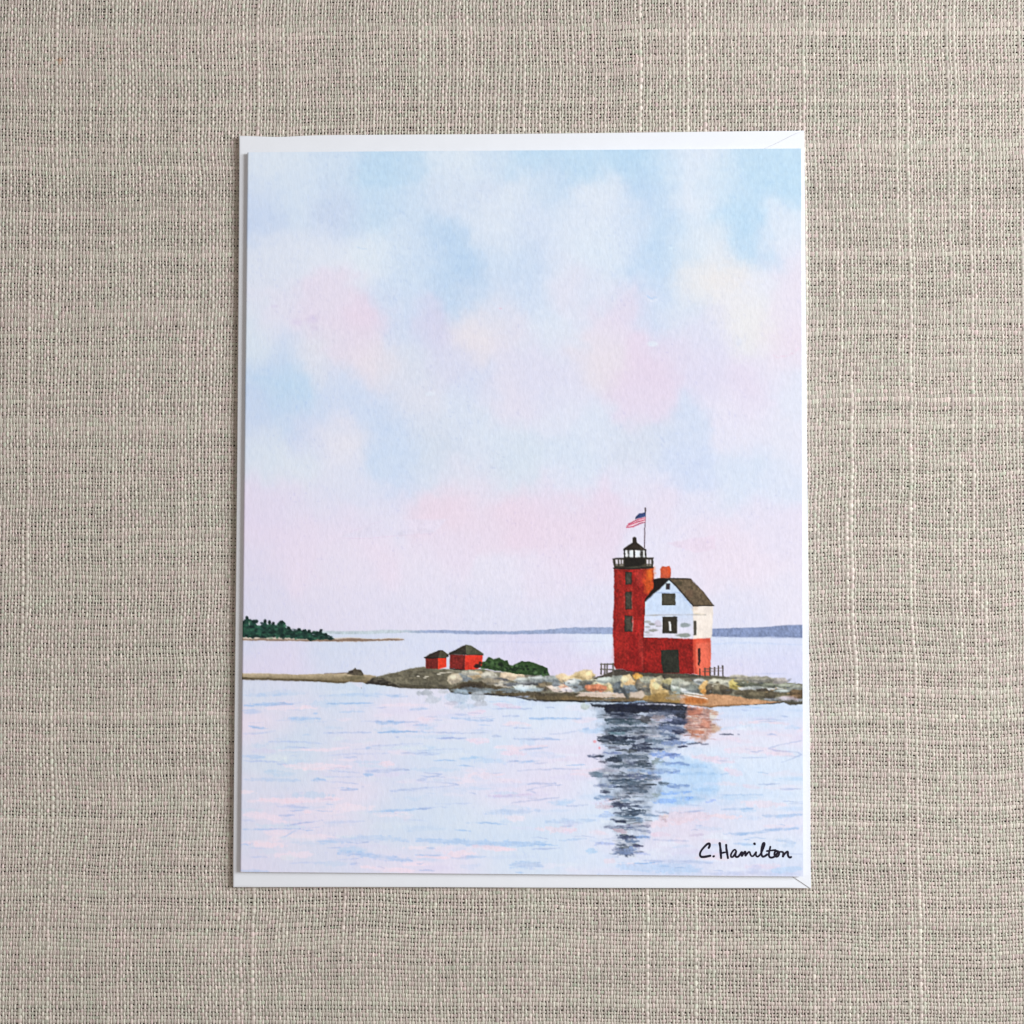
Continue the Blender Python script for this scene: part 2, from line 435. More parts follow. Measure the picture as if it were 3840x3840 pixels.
# ---- sky: colour notes spread wet into each other
def notes(ox, oy, k, rows):
    return [(ox + x * k, oy + y * k, r, g, b) for (x, y, r, g, b) in rows]
SK = 0.5538
SKY = notes(900, 550, SK, [
 (150,100,208,222,238),(400,100,205,222,240),(600,120,193,216,240),(950,150,171,210,240),(1150,130,178,213,241),(1450,120,212,228,243),
 (1700,80,200,222,243),(1900,60,174,212,241),(100,350,192,211,240),(120,500,178,200,235),(350,350,200,219,241),(600,480,187,206,236),
 (900,400,184,214,241),(1200,420,190,215,241),(1400,300,203,219,241),(1700,300,200,216,240),(1850,400,216,230,244),(1700,530,212,225,243),
 (250,680,214,223,241),(550,700,218,227,244),(850,780,216,230,244),(1100,700,198,219,242),(1430,640,170,204,238),(1480,820,165,201,237),
 (1300,780,188,213,241),(1800,750,195,216,241),(250,880,210,219,238),(650,1000,222,209,231),(850,1150,228,200,225),(500,1150,220,205,229),
 (250,1150,218,212,234),(120,1250,206,222,238),(1050,1050,194,216,242),(1100,1200,196,212,240),(1500,980,180,207,238),(1300,1230,203,200,232),
 (1700,1000,200,216,240),(1600,1270,226,216,226),(1800,1250,221,213,232),(300,1450,187,209,241),(320,1600,172,209,240),(500,1430,214,215,229),
 (750,1350,222,208,229),(900,1480,225,211,225),(1100,1500,205,217,236),(1400,1430,207,208,235),(1600,1600,203,211,238),(1850,1550,218,214,236),
 (1100,1620,208,212,232),(700,1640,196,211,240),(1780,1150,214,216,236)]) + notes(1960, 550, SK, [
 (100,60,172,212,241),(450,130,176,214,242),(750,150,170,211,241),(800,330,174,207,240),(200,270,179,210,240),(60,250,213,225,242),
 (500,330,218,229,244),(400,520,216,228,245),(250,450,205,221,243),(650,450,212,225,244),(980,160,184,217,243),(1130,150,216,229,246),
 (1150,330,221,231,246),(1350,250,199,224,244),(1600,100,179,216,242),(1750,250,171,214,243),(1800,130,179,218,243),(1450,420,176,215,243),
 (1530,600,167,211,242),(1580,740,181,214,242),(1800,480,212,229,246),(1800,620,222,228,244),(960,560,180,212,242),(970,680,167,205,240),
 (900,850,183,212,242),(880,1000,193,215,243),(780,600,202,220,244),(500,700,210,226,244),(1150,600,210,227,245),(1150,750,215,228,239),
 (1350,700,221,231,242),(1200,930,229,226,229),(1380,870,231,226,228),(1100,950,214,224,236),(1550,950,228,230,244),(1800,850,232,218,236),
 (1500,1120,230,228,235),(1550,1280,229,228,232),(1780,1330,236,210,227),(1820,1200,231,219,237),(1700,1480,225,220,240),(40,500,201,217,243),
 (40,850,187,211,242),(60,1050,195,215,242),(200,850,215,223,241),(300,1000,220,217,238),(500,1000,211,221,242),(700,1130,226,205,230),
 (880,1150,195,216,243),(820,1400,229,202,228),(820,1580,224,200,227),(160,1150,209,223,243),(180,1300,214,224,241),(600,1300,225,213,233),
 (530,1450,225,212,224),(200,1480,215,211,236),(1000,1350,218,208,234),(1100,1150,209,221,240),(1300,1300,218,215,239),(1250,1500,218,210,237),
 (1550,1600,224,207,233),(1850,1620,221,224,243),(100,1600,212,211,238),(350,1620,217,216,239)]) + notes(900, 1480, SK, [
 (330,100,174,209,240),(150,100,184,206,240),(100,230,187,205,238),(600,100,193,211,240),(850,120,190,210,241),(1000,280,187,208,240),
 (1200,150,207,217,236),(1200,50,214,214,231),(1500,120,207,219,240),(1850,50,221,212,233),(1750,250,208,222,241),(100,330,206,218,238),
 (450,220,196,207,238),(650,260,213,212,235),(700,320,221,217,230),(250,420,208,220,234),(400,500,211,221,236),(130,500,203,220,237),
 (700,500,214,218,240),(1000,430,191,213,241),(1100,540,187,209,241),(1330,350,193,207,228),(1250,400,200,213,231),(1600,300,206,217,236),
 (1850,400,202,216,234),(1880,520,204,221,237),(1450,520,216,216,236),(1250,520,206,219,239),(80,680,217,202,229),(150,800,216,201,231),
 (300,700,219,209,235),(550,700,217,214,238),(800,650,215,219,243),(1100,680,216,213,238),(1270,740,231,200,222),(1330,800,230,201,222),
 (1550,760,232,205,227),(1850,770,233,200,221),(1700,650,219,214,235),(400,950,221,205,232),(150,1000,220,203,232),(800,830,220,208,234),
 (1000,900,221,217,241),(1700,880,228,206,229),(900,1050,225,208,234),(1400,1050,223,209,235),(400,1100,221,207,235),(100,1150,208,205,236),
 (700,1250,215,210,238),(1300,1250,217,213,240),(1800,1250,216,216,242),(150,1400,203,206,239),(700,1400,208,209,240),(1300,1400,207,211,240),
 (600,1550,209,208,240),(1200,1520,206,208,239),(1700,1500,204,211,241)]) + notes(1960, 1480, SK, [
 (200,100,216,221,241),(800,50,225,207,232),(500,250,210,220,240),(1080,270,201,214,240),(800,330,204,214,233),(300,430,205,220,240),
 (1120,500,199,213,243),(1500,100,227,219,240),(1500,300,225,221,241),(1800,350,223,222,240),(1500,560,204,220,243),(1450,680,212,221,242),
 (1750,580,213,222,243),(800,600,218,218,241),(300,600,216,221,242),(100,720,226,206,231),(50,820,231,201,225),(560,780,228,203,228),
 (350,850,229,203,227),(300,930,230,204,227),(900,780,227,210,233),(1200,800,221,217,240),(1600,800,226,215,238),(1800,950,225,215,238),
 (900,950,223,219,243),(1100,1100,224,217,242),(1250,1020,229,210,233),(1500,1100,228,213,236),(300,1100,224,210,237),(150,1250,218,211,239),
 (1600,1250,225,215,239),(300,1400,208,212,241),(1500,1430,212,214,241),(1800,1400,217,217,242),(300,1520,204,211,242),(1500,1530,204,213,243)])

def wash(N, y0, y1, r, warp, seed, ax=1.0):
    rng = np.random.default_rng(seed)
    j0, j1 = int((y0 - CY0) * CS), int((y1 - CY0) * CS)
    h = j1 - j0
    wx = warp * fbm(h, CW, 40, 40, rng, 5); wy = warp * fbm(h, CW, 40, 40, rng, 5)
    X = GX[None, :] + wx; Y = GY[j0:j1, None] + wy
    num = np.zeros((h, CW, 3)); den = np.full((h, CW), 1e-9)
    for (x, y, cr, cg, cb) in N:
        R = 4.0 * r
        d2 = ((X - x) / ax) ** 2 + (Y - y) ** 2
        w = np.exp(-d2 / (2 * r * r)) + 1e-7 / (1 + d2 * 1e-4)
        den += w
        num[:, :, 0] += w * cr; num[:, :, 1] += w * cg; num[:, :, 2] += w * cb
    CAN[j0:j1] = num / den[:, :, None]

def paint_all():
    pale = np.array((228, 232, 244.0))
    sky = [(x, y) + tuple(pale + .70 * (np.array((r, g, b)) - pale)) for (x, y, r, g, b) in SKY]
    sky = [(x, y, r + 8 * t, g + 2 * t, b - 2 * t) for (x, y, r, g, b) in sky for t in [min(max((y - 1950) / 250, 0), 1)]]
    wash(sky, CY0, 2400, 54, 64, 3)
    for (x, y, rx, ry, c, a) in [(2640,1060,90,50,(240,231,226),.30),(2740,1030,70,40,(240,230,224),.30),(2790,1170,90,70,(240,235,230),.30),(2820,1250,70,60,(238,232,228),.28),(2260,1360,80,60,(236,222,228),.20),(1790,1260,70,60,(236,224,226),.22),(1400,1370,90,50,(232,220,226),.2),(1290,1650,80,50,(232,228,232),.2)]:
        blob(x, y, rx, ry, c, a, 1.7, .7, 0, .01, .01)
    # lifted spots and dry rims in the sky
    poly(notes_xy(900,1480,SK,[(650,970),(800,925),(980,860),(1200,850),(1400,850),(1310,945),(1100,955),(850,980)]), (224,220,242), .55, rough=5, soft=5)
    stroke(notes_xy(900,1480,SK,[(660,975),(850,978),(1100,957),(1300,945)]), 3, (222,196,222), .5)
    stroke(notes_xy(900,1480,SK,[(740,935),(860,890),(960,860)]), 3, (220,196,222), .4)
    poly(notes_xy(1960,1480,SK,[(970,1010),(1150,975),(1300,960),(1300,1050),(1180,1075),(1090,1050)]), (231,208,230), .5, rough=4, soft=3)
    blob(2447, 1292, 20, 9, (226,233,246), .9, .5, .4); blob(1612, 1480, 20, 8, (222,230,246), .9, .6, .4)
    blob(2770, 1285, 12, 14, (226,230,246), .7, .6, .3)
    blob(2515, 930, 9, 5, (206,228,247), .9); blob(1874, 1158, 6, 4, (226,190,214), .8)
    stroke([(2898,1335),(2912,1343),(2945,1340),(2975,1325),(2995,1305)], 4, (233,198,218), .7, wob=3)
    stroke([(2424,1110),(2440,1122),(2458,1116)], 5, (178,206,240), .8); stroke([(2424,1122),(2445,1132),(2460,1126)], 7, (222,230,246), .8)
    stroke([(1332,925),(1358,934),(1374,934)], 3, (180,206,238), .6)
    for (x, y, r) in [(1170,1200,24),(1030,1150,10),(1110,1210,18),(1180,1232,14)]:
        blob(x, y, r, r * .6, (203,190,224), .35, .9, .6)
    # ---- far water
    FAR = [(940,2400,212,220,244),(1300,2400,214,224,246),(1700,2390,222,231,248),(2200,2390,222,232,249),(2800,2395,222,232,248),
           (3000,2400,220,230,248),(1000,2450,222,215,240),(1300,2460,216,222,245),(1700,2420,208,211,239),(2100,2425,210,212,240),
           (2750,2415,205,218,244),(2950,2420,206,214,242),(1000,2520,221,214,239),(1400,2500,220,224,245),(1800,2450,219,214,240),
           (2100,2470,224,212,237),(2200,2520,224,213,238),(2750,2480,222,214,239),(2950,2480,219,212,240),(2950,2540,212,218,244),(1600,2540,219,225,246)]
    wash(FAR, 2376, 2600, 48, 16, 5, 1.6)
    stroke([(2600,2418),(2800,2412),(3010,2420)], 8, (192,208,240), .5); stroke([(2820,2528),(2950,2527)], 6, (190,198,232), .6)
    stroke([(1600,2405),(2000,2410),(2280,2406)], 7, (203,204,236), .5)
    # hills on the horizon
    Z4 = lambda L: notes_xy(1340, 2350, .4969, L)
    poly(Z4([(-300,35),(-150,36),(0,38),(200,28),(400,32),(600,30),(900,35),(1150,38),(1400,28),(1650,8),(1960,10),(1960,60),(1500,58),(1200,60),(900,62),(600,52),(350,50),(100,58),(-100,62),(-300,55)]), (150,166,202), .93, 2.5, 2.0, .05, .09, .05, col2=(188,203,212), axis=((1600,2360),(1500,2360)))
    poly([(2640,2366),(2669,2360),(2760,2357),(2860,2354),(2940,2347),(3030,2344),(3030,2394),(2900,2390),(2760,2390),(2640,2388)], (134,149,188), .97, 1.5, 1.6, .06, .12)
    stroke([(2640,2389),(2800,2391),(3020,2394)], 5, (140,152,190), .6)
    # ---- wooded point at left
    Z3 = lambda L: notes_xy(880, 2250, .3934, L)
    poly(Z3([(60,360),(300,356),(690,366),(1000,366),(1130,363),(1300,375),(1560,366),(1612,378),(1590,390),(1300,396),(1100,404),(850,400),(60,390)]), (204,190,176), 1, 2, 1.4, .0)
    poly(Z3([(60,376),(300,374),(690,382),(960,380),(1130,372),(1300,380),(1560,374),(1612,380),(1590,388),(1300,394),(1100,402),(850,398),(60,389)]), (135,110,95), .85, 3, 2.0)
    tree = [(60,215),(85,210),(105,190),(120,160),(135,185),(150,200),(180,195),(205,240),(220,250),(270,235),(275,205),(295,190),(305,235),(320,240),(325,205),(340,210),(345,245),(360,215),(382,220),(385,245),(405,250),(410,225),(435,205),(460,205),(485,225),(470,245),(490,270),(525,260),(540,290),(560,305),(590,300),(600,280),(625,275),(640,295),(680,285),(690,305),(700,290),(725,310),(740,330),(760,335),(770,310),(800,305),(815,285),(832,290),(835,325),(850,350),(890,362),(935,366),(950,377),(880,380),(780,380),(720,395),(690,375),(400,358),(60,362)]
    poly(Z3(tree), (40,76,66), 1, 3.5, 1.5, .15, .10, .22)
    rg = np.random.default_rng(11)
    for k in range(190):
        t = rg.uniform(0, 1); x = 70 + t * 850; top = np.interp(x, [70,120,300,480,620,830,950], [200,175,215,235,290,300,356]); y = rg.uniform(top + 12, 366 + t * 12)
        X, Y = Z3([(x, y)])[0]
        blob(X, Y, rg.uniform(4, 9), rg.uniform(3, 6), [(22,42,42),(30,56,52),(52,100,80),(62,112,88),(28,50,46)][rg.integers(5)], rg.uniform(.4, .85), .6, .5)
    for (x, y) in [(120,175),(290,205),(332,216),(370,226),(445,218),(610,288),(655,298),(706,302),(820,298),(785,322),(868,335),(180,210),(510,272)]:
        X, Y = Z3([(x, y)])[0]; blob(X, Y, 6, 7, (27,48,47), .9, .5, .5)
    blob(*Z3([(140,232)])[0], 3, 6, (130,150,140), .7)
    # ---- sand spit
    poly(Z3([(40,703),(300,703),(600,715),(900,706),(1060,700),(1120,690),(1230,712),(1345,725),(1320,770),(1240,802),(1215,790),(1090,785),(1050,800),(950,798),(800,785),(600,775),(400,772),(40,762)]), (190,174,146), 1, 2, 1.6, .05, .07, .08, col2=(128,114,88), axis=((1100,2528),(1100,2556)))
    stroke(Z3([(70,752),(400,764),(700,774),(940,790),(1050,794)]), 12, (92,82,62), .85, .3)
    stroke(Z3([(850,706),(1000,704),(1080,700)]), 4, (110,90,78), .8)
    poly(Z3([(1070,712),(1085,685),(1120,670),(1150,648),(1165,668),(1200,672),(1222,700),(1225,722),(1150,720)]), (88,80,68), 1, 3, 1.5, .1, .1, .2)
    blob(*Z3([(1110,690)])[0], 7, 6, (60,52,48), .8); blob(*Z3([(1190,705)])[0], 8, 5, (112,106,88), .7)
    blob(*Z3([(1130,745)])[0], 40, 9, (112,104,80), .8, .8, .5)
    # ---- island
    Z5 = lambda L: notes_xy(2100, 2450, .4969, L)
    island = Z4([(25,472),(60,432),(110,388),(150,377),(230,360),(300,345),(400,320),(500,305),(530,318),(660,322),(800,326),(920,322),(1050,345),(1280,368),(1450,375),(1510,375),(1550,362),(1590,380),(1640,368),(1700,345),(1760,340),(1790,380)]) + \
        Z5([(250,190),(330,162),(420,128),(520,145),(760,150),(900,155),(1010,165),(1240,180),(1300,178),(1380,170),(1420,180),(1480,182),(1560,178),(1620,203),(1660,195),(1700,224),(1900,237),(1900,378),(1740,395),(1690,375),(1560,385),(1380,395),(1200,405),(1130,412),(1000,395),(740,380),(500,375),(200,372),(0,365)]) + \
        Z4([(1530,572),(1440,570),(1300,560),(1150,530),(1000,520),(800,515),(700,500),(680,475),(400,472),(200,468)])
    poly(island, (132,128,112), 1, 2.5, 1.3, .10, .10, .20)
    # left grassy slope and dark tip
    poly(Z4([(150,380),(300,345),(500,308),(680,325),(760,400),(700,470),(400,468),(150,466)]), (118,112,94), .8, 6, 5, 0, .14, .25)
    poly(Z4([(28,472),(60,432),(110,392),(180,390),(260,430),(330,466),(160,468)]), (52,46,42), .92, 4, 3, 0, .1, .3)
    stroke(Z4([(140,455),(400,462),(650,462),(760,490)]), 20, (72,66,56), .75, .4, .6, 4)
    stroke(Z4([(30,466),(150,462),(300,466)]), 8, (84,78,58), .7)
    for k in range(130):
        x = rg.uniform(130, 760); y = rg.uniform(np.interp(x, [130,500,760], [385,318,335]), 462); X, Y = Z4([(x, y)])[0]
        blob(X, Y, rg.uniform(4, 12), rg.uniform(2, 5), [(92,86,72),(140,132,112),(106,100,84),(122,118,104),(76,72,62)][rg.integers(5)], rg.uniform(.25, .6), .9, .6)
    for (x, y, r) in [(455,378,6),(520,380,9),(505,390,6),(640,352,16),(690,348,14),(610,362,8)]:
        X, Y = Z4([(x, y)])[0]; blob(X, Y, r, 2.6, (205,198,180), .9, .6, .5)
    # pale and tan rocks, middle
    rocks = [(800,380,55,28,148,156,160),(730,395,45,30,196,182,156),(890,365,60,24,206,180,140),(850,350,60,16,200,196,180),(990,370,60,22,176,172,158),
        (1070,405,50,14,92,92,98),(1160,375,90,22,205,182,152),(1080,435,60,20,188,180,164),(1000,420,60,20,150,140,122),(1180,440,60,14,108,112,118),
        (1280,470,90,28,196,204,198),(1310,430,90,12,106,108,112),(1370,395,80,18,178,186,184),(1250,405,60,16,170,176,172),(1410,455,46,26,122,110,90),
        (1480,400,46,22,160,168,168),(1530,470,70,26,222,202,186),(1545,390,40,22,214,188,150),(1640,400,60,30,212,186,138),(1655,450,36,34,184,196,198),
        (1580,440,40,16,100,106,116),(1730,370,46,30,198,176,132),(1500,440,30,16,140,148,156),(1720,440,46,18,118,118,110),(1815,470,66,28,232,140,100),
        (1880,470,34,22,220,190,140),(1760,420,60,20,196,190,160),(1870,420,60,24,172,178,172),(1900,395,50,16,206,206,196)]
    for (x, y, rx, ry, r, g, b) in rocks:
        X, Y = Z4([(x, y)])[0]; rock(X, Y, rx * .64, ry * .68, (r, g, b), rg)
    # dark earth and shore, middle
    poly(Z4([(690,470),(770,430),(840,415),(930,420),(1000,445),(1130,465),(1230,490),(1400,505),(1600,505),(1760,510),(1950,520),(1950,572),(1600,572),(1440,570),(1300,560),(1150,530),(1000,520),(800,515),(700,500)]), (96,86,68), .92, 5, 3, .10, .14, .22)
    poly(Z4([(770,440),(840,425),(920,430),(950,470),(860,500),(760,480)]), (62,54,46), .8, 6, 6)
    stroke(Z4([(700,500),(820,514),(1000,520),(1150,532),(1300,560),(1440,568),(1600,570),(1900,570)]), 10, (44,40,40), .9, .2)
    stroke(Z4([(1280,535),(1450,540),(1650,535),(1900,535)]), 14, (132,114,80), .6, .4, .6, 3)
    poly(Z4([(1640,497),(1800,492),(1950,495),(1950,515),(1800,510)]), (228,214,206), .85, 3, 2)
    # mound under the tower
    poly(Z5([(245,197),(300,172),(340,160),(420,122),(520,140),(760,148),(900,152),(1010,165),(1060,182),(900,190),(760,190),(560,175),(420,190),(340,195)]), (84,78,70), 1, 2.5, 1.5, .1, .1, .2)
    stroke(Z5([(560,160),(760,165),(1000,180),(1120,180),(1240,182)]), 14, (98,94,78), .8, .3, .6)
    # rocks at right
    rocks = [(60,270,50,16,226,214,214),(20,190,40,28,224,196,152),(20,250,30,14,236,170,140),(100,230,56,36,184,194,196),(170,170,74,30,206,182,132),(215,165,26,22,224,196,140),
        (200,225,56,20,120,118,110),(320,240,80,26,212,196,156),(280,264,66,26,236,140,104),(330,205,60,18,176,186,178),(385,262,30,22,226,196,128),(430,210,60,30,148,154,146),(440,265,40,40,96,104,110),
        (500,215,46,38,218,196,146),(520,240,40,22,226,186,130),(590,190,36,30,238,184,84),(610,205,18,18,226,160,60),(520,275,60,26,132,146,156),
        (640,250,66,46,118,114,104),(680,205,70,22,166,168,150),(740,265,56,56,226,192,128),(775,295,40,20,222,186,120),(745,205,26,26,196,190,160),(810,245,36,34,104,104,94),
        (820,215,46,20,206,194,140),(870,262,38,38,192,204,190),(900,225,50,24,160,164,150),(960,240,60,24,166,166,152),(960,285,50,14,220,226,230),(1000,270,40,26,140,146,140),(1050,215,50,18,196,202,200),
        (1085,262,32,42,228,178,106),(1090,292,30,14,232,160,84),(1135,265,34,44,92,82,68),(1180,215,60,18,180,178,160),(1190,270,40,40,126,118,98),(1245,272,48,36,84,76,62),(1270,225,60,20,160,158,142),
        (1330,240,40,34,190,170,92),(1350,205,40,16,150,146,124),(1400,268,52,12,226,228,232),(1440,232,86,26,112,116,100),(1460,262,80,12,186,190,184),(1500,197,100,20,166,162,148),(1345,180,56,12,196,188,168),
        (1400,300,66,18,96,88,70),(1550,300,60,26,66,58,48),(1480,318,80,24,104,96,76),(1620,245,80,20,128,132,116),(1665,212,50,18,176,168,160),(1620,275,60,10,206,206,206),(1640,320,80,36,84,76,60),
        (1730,250,90,18,140,144,128),(1700,290,60,12,160,168,164),(1720,345,110,30,100,94,74),(1800,300,60,26,106,86,62),(1800,260,50,14,150,152,140),(1780,330,40,16,130,104,76)]
    for (x, y, rx, ry, r, g, b) in rocks:
        X, Y = Z5([(x, y)])[0]; rock(X, Y, rx * .64, ry * .68, (r, g, b), rg)
    # sand at the foot
    poly(Z5([(150,300),(300,298),(470,305),(500,345),(250,335),(120,325)]), (228,204,188), .85, 4, 2.5)
    poly(Z5([(0,335),(150,325),(300,338),(480,340),(700,330),(940,330),(940,392),(740,378),(500,373),(200,370),(0,364)]), (128,108,78), .9, 5, 3, .1, .1, .2)
    poly(Z5([(520,300),(610,285),(650,320),(600,345),(520,335)]), (224,200,182), .8, 4, 3)
    poly(Z5([(640,320),(760,310),(900,315),(930,385),(760,375),(620,345)]), (176,142,84), .8, 6, 4, 0, .1, .2)
    poly(Z5([(900,312),(1040,320),(1150,308),(1300,322),(1430,345),(1660,374),(1560,384),(1400,392),(1200,404),(1130,410),(1000,393),(900,388)]), (206,156,116), .97, 3, 2, .12, .1, .12)
    poly(Z5([(930,335),(1010,330),(1090,345),(1120,372),(1060,388),(940,378)]), (190,112,58), .85, 5, 5, 0, .1, .1)
    stroke(Z5([(1040,398),(1130,405),(1250,396),(1400,388)]), 7, (140,102,66), .8)
    stroke(Z5([(935,312),(1000,325),(1110,345)]), 5, (246,236,230), .95, .6); stroke(Z5([(960,300),(1080,318)]), 5, (238,234,232), .9)
    poly(Z5([(440,255),(480,260),(520,350),(500,352)]), (78,82,84), .7, 3, 3)
    stroke(Z5([(1560,384),(1680,378),(1740,395),(1830,380)]), 8, (66,62,54), .85, .2)
    stroke(Z5([(0,364),(250,372),(500,376),(740,380),(930,392)]), 11, (44,44,48), .9, .2)
    for k in range(130):   # small dabs that break up the rocks
        x = rg.uniform(-700, 1820); y = rg.uniform(190, 330) if x > 0 else rg.uniform(175, 300); X, Y = Z5([(x, y)])[0]
        if x < -560 or (900 < x < 1700 and y > 300): continue
        blob(X, Y, rg.uniform(3, 9), rg.uniform(1.5, 4), [(70,66,62),(110,112,110),(208,204,192),(150,156,156),(188,160,118),(92,98,106)][rg.integers(6)], rg.uniform(.25, .65), .7, .6)
    # ---- sheds and bushes
    poly(Z4([(925,305),(935,268),(960,262),(990,233),(1020,250),(1065,237),(1105,262),(1132,258),(1142,292),(1170,298),(1200,278),(1240,262),(1300,268),(1360,285),(1400,300),(1425,315),(1447,372),(1350,370),(1250,366),(1130,350),(925,318)]), (56,84,48), 1, 3, 1.5, .1, .1, .2)
    for k in range(110):
        t = rg.uniform(0, 1); x = 935 + 500 * t; y = np.interp(x, [935,1000,1140,1240,1430], [285,255,300,285,345]) + rg.uniform(0, 45); X, Y = Z4([(x, y)])[0]
        blob(X, Y, rg.uniform(4, 8), rg.uniform(3, 6), [(24,38,28),(36,56,36),(84,116,70),(66,96,56),(20,32,24),(94,126,84)][rg.integers(6)], rg.uniform(.4, .8), .6, .5)
    poly(Z4([(510,238),(607,240),(607,324),(512,318)]), (130,44,40), 1, 2, 1.2, .1, .16, .16)
    poly(Z4([(605,240),(668,234),(668,308),(605,324)]), (236,66,42), 1, 1.5, 1.2, 0, .08, .1)
    poly(Z4([(497,237),(560,203),(608,181),(640,181),(682,216),(668,238),(605,241),(508,243)]), (58,48,42), 1, 1.8, 1.2, .1, .1, .2)
    poly(Z4([(618,184),(640,184),(680,216),(665,236),(608,238)]), (92,88,68), .9, 1.5, 1.5)
    poly(Z4([(692,213),(810,218),(810,330),(750,325),(692,315)]), (134,44,40), 1, 2, 1.2, .1, .16, .16)
    poly(Z4([(808,219),(942,216),(936,296),(905,322),(808,331)]), (238,66,48), 1, 1.5, 1.2, 0, .08, .1)
    blob(*Z4([(900,300)])[0], 14, 8, (44,34,30), .95, .4, .4); blob(*Z4([(922,280)])[0], 6, 7, (60,40,34), .9)
    stroke(Z4([(692,318),(740,326),(800,330)]), 4, (40,26,24), .9)
    poly(Z4([(680,214),(690,198),(760,165),(815,139),(820,214),(740,212)]), (58,54,46), 1, 1.8, 1.2, .1, .12, .2)
    poly(Z4([(813,139),(850,145),(905,178),(948,207),(944,219),(816,216)]), (92,94,74), 1, 1.8, 1.2, .12, .12, .2)
    stroke(Z4([(500,236),(560,240),(606,240)]), 4, (34,26,24), .8); stroke(Z4([(684,214),(760,212),(815,215),(944,216)]), 4, (50,46,38), .8)
    blob(*Z4([(677,225)])[0], 4, 4, (40,36,34), .9)
    # ---- near water
    NEAR = []
    r2 = np.random.default_rng(21)
    for j in range(15):
        for i in range(12):
            x = 900 + i * 195 + r2.uniform(-70, 70); y = 2560 + j * 54 + r2.uniform(-22, 22)
            c = [(218,230,248),(208,224,247),(214,227,248),(226,217,239),(230,216,237),(217,224,246),(212,228,248)][r2.integers(7)]
            NEAR.append((x, y) + c)
    for (x, y, c) in [(1000,2580,(204,224,246)),(1300,2600,(203,223,246)),(1500,2690,(224,214,238)),(2350,2800,(214,212,238)),(2200,2810,(224,212,236)),(2150,2850,(224,212,236)),(2160,2790,(222,212,237)),
                      (2700,2640,(196,219,246)),(2850,2650,(197,218,246)),(2950,2690,(206,220,246)),(2650,2950,(190,218,246)),(2560,3000,(186,214,245)),(2600,3080,(226,208,230)),(2560,3110,(228,208,228)),
                      (2500,3180,(226,211,234)),(2460,3270,(186,209,241)),(2560,3260,(190,210,241)),(2900,3275,(196,206,238)),(2720,3250,(226,212,236)),(1980,2950,(222,211,236)),(1950,2920,(224,212,236)),
                      (1300,3220,(222,212,238)),(1000,3240,(216,209,238)),(1050,3080,(224,206,232)),(1600,3240,(224,211,236)),(1350,2870,(221,210,236))]:
        NEAR += [(x, y) + c] * 2
    keep = CAN.copy()
    j0, j1 = int((2540 - CY0) * CS), CH
    wash(NEAR, 2540, CY1, 42, 30, 9, 2.2)
    new = CAN.copy(); CAN[:] = keep
    # the water fills what lies below the shore line
    shore = Z3([(40,764),(400,773),(800,786),(950,797),(1050,799),(1090,786),(1215,790),(1225,800),(1205,850)]) + Z4([(30,472),(400,472),(680,476),(700,501),(800,516),(1000,521),(1150,531),(1300,561),(1440,571),(1600,573)]) + Z5([(0,366),(200,373),(500,376),(740,381),(1000,396),(1130,413),(1200,406),(1380,396),(1560,386),(1690,376),(1740,396),(1900,379)])
    S = np.array(shore); o = np.argsort(S[:, 0]); ys = np.interp(GX, S[o, 0], S[o, 1])
    m = np.clip(.5 + (GY[:, None] + 2.5 * EDGE1 - ys[None, :]) / 3.0, 0, 1)[:, :, None]
    CAN[:] = CAN * (1 - m) + new * m
    paint_ripples(); paint_reflection(); paint_house()

def notes_xy(ox, oy, k, L):
    return [(ox + x * k, oy + y * k) for (x, y) in L]

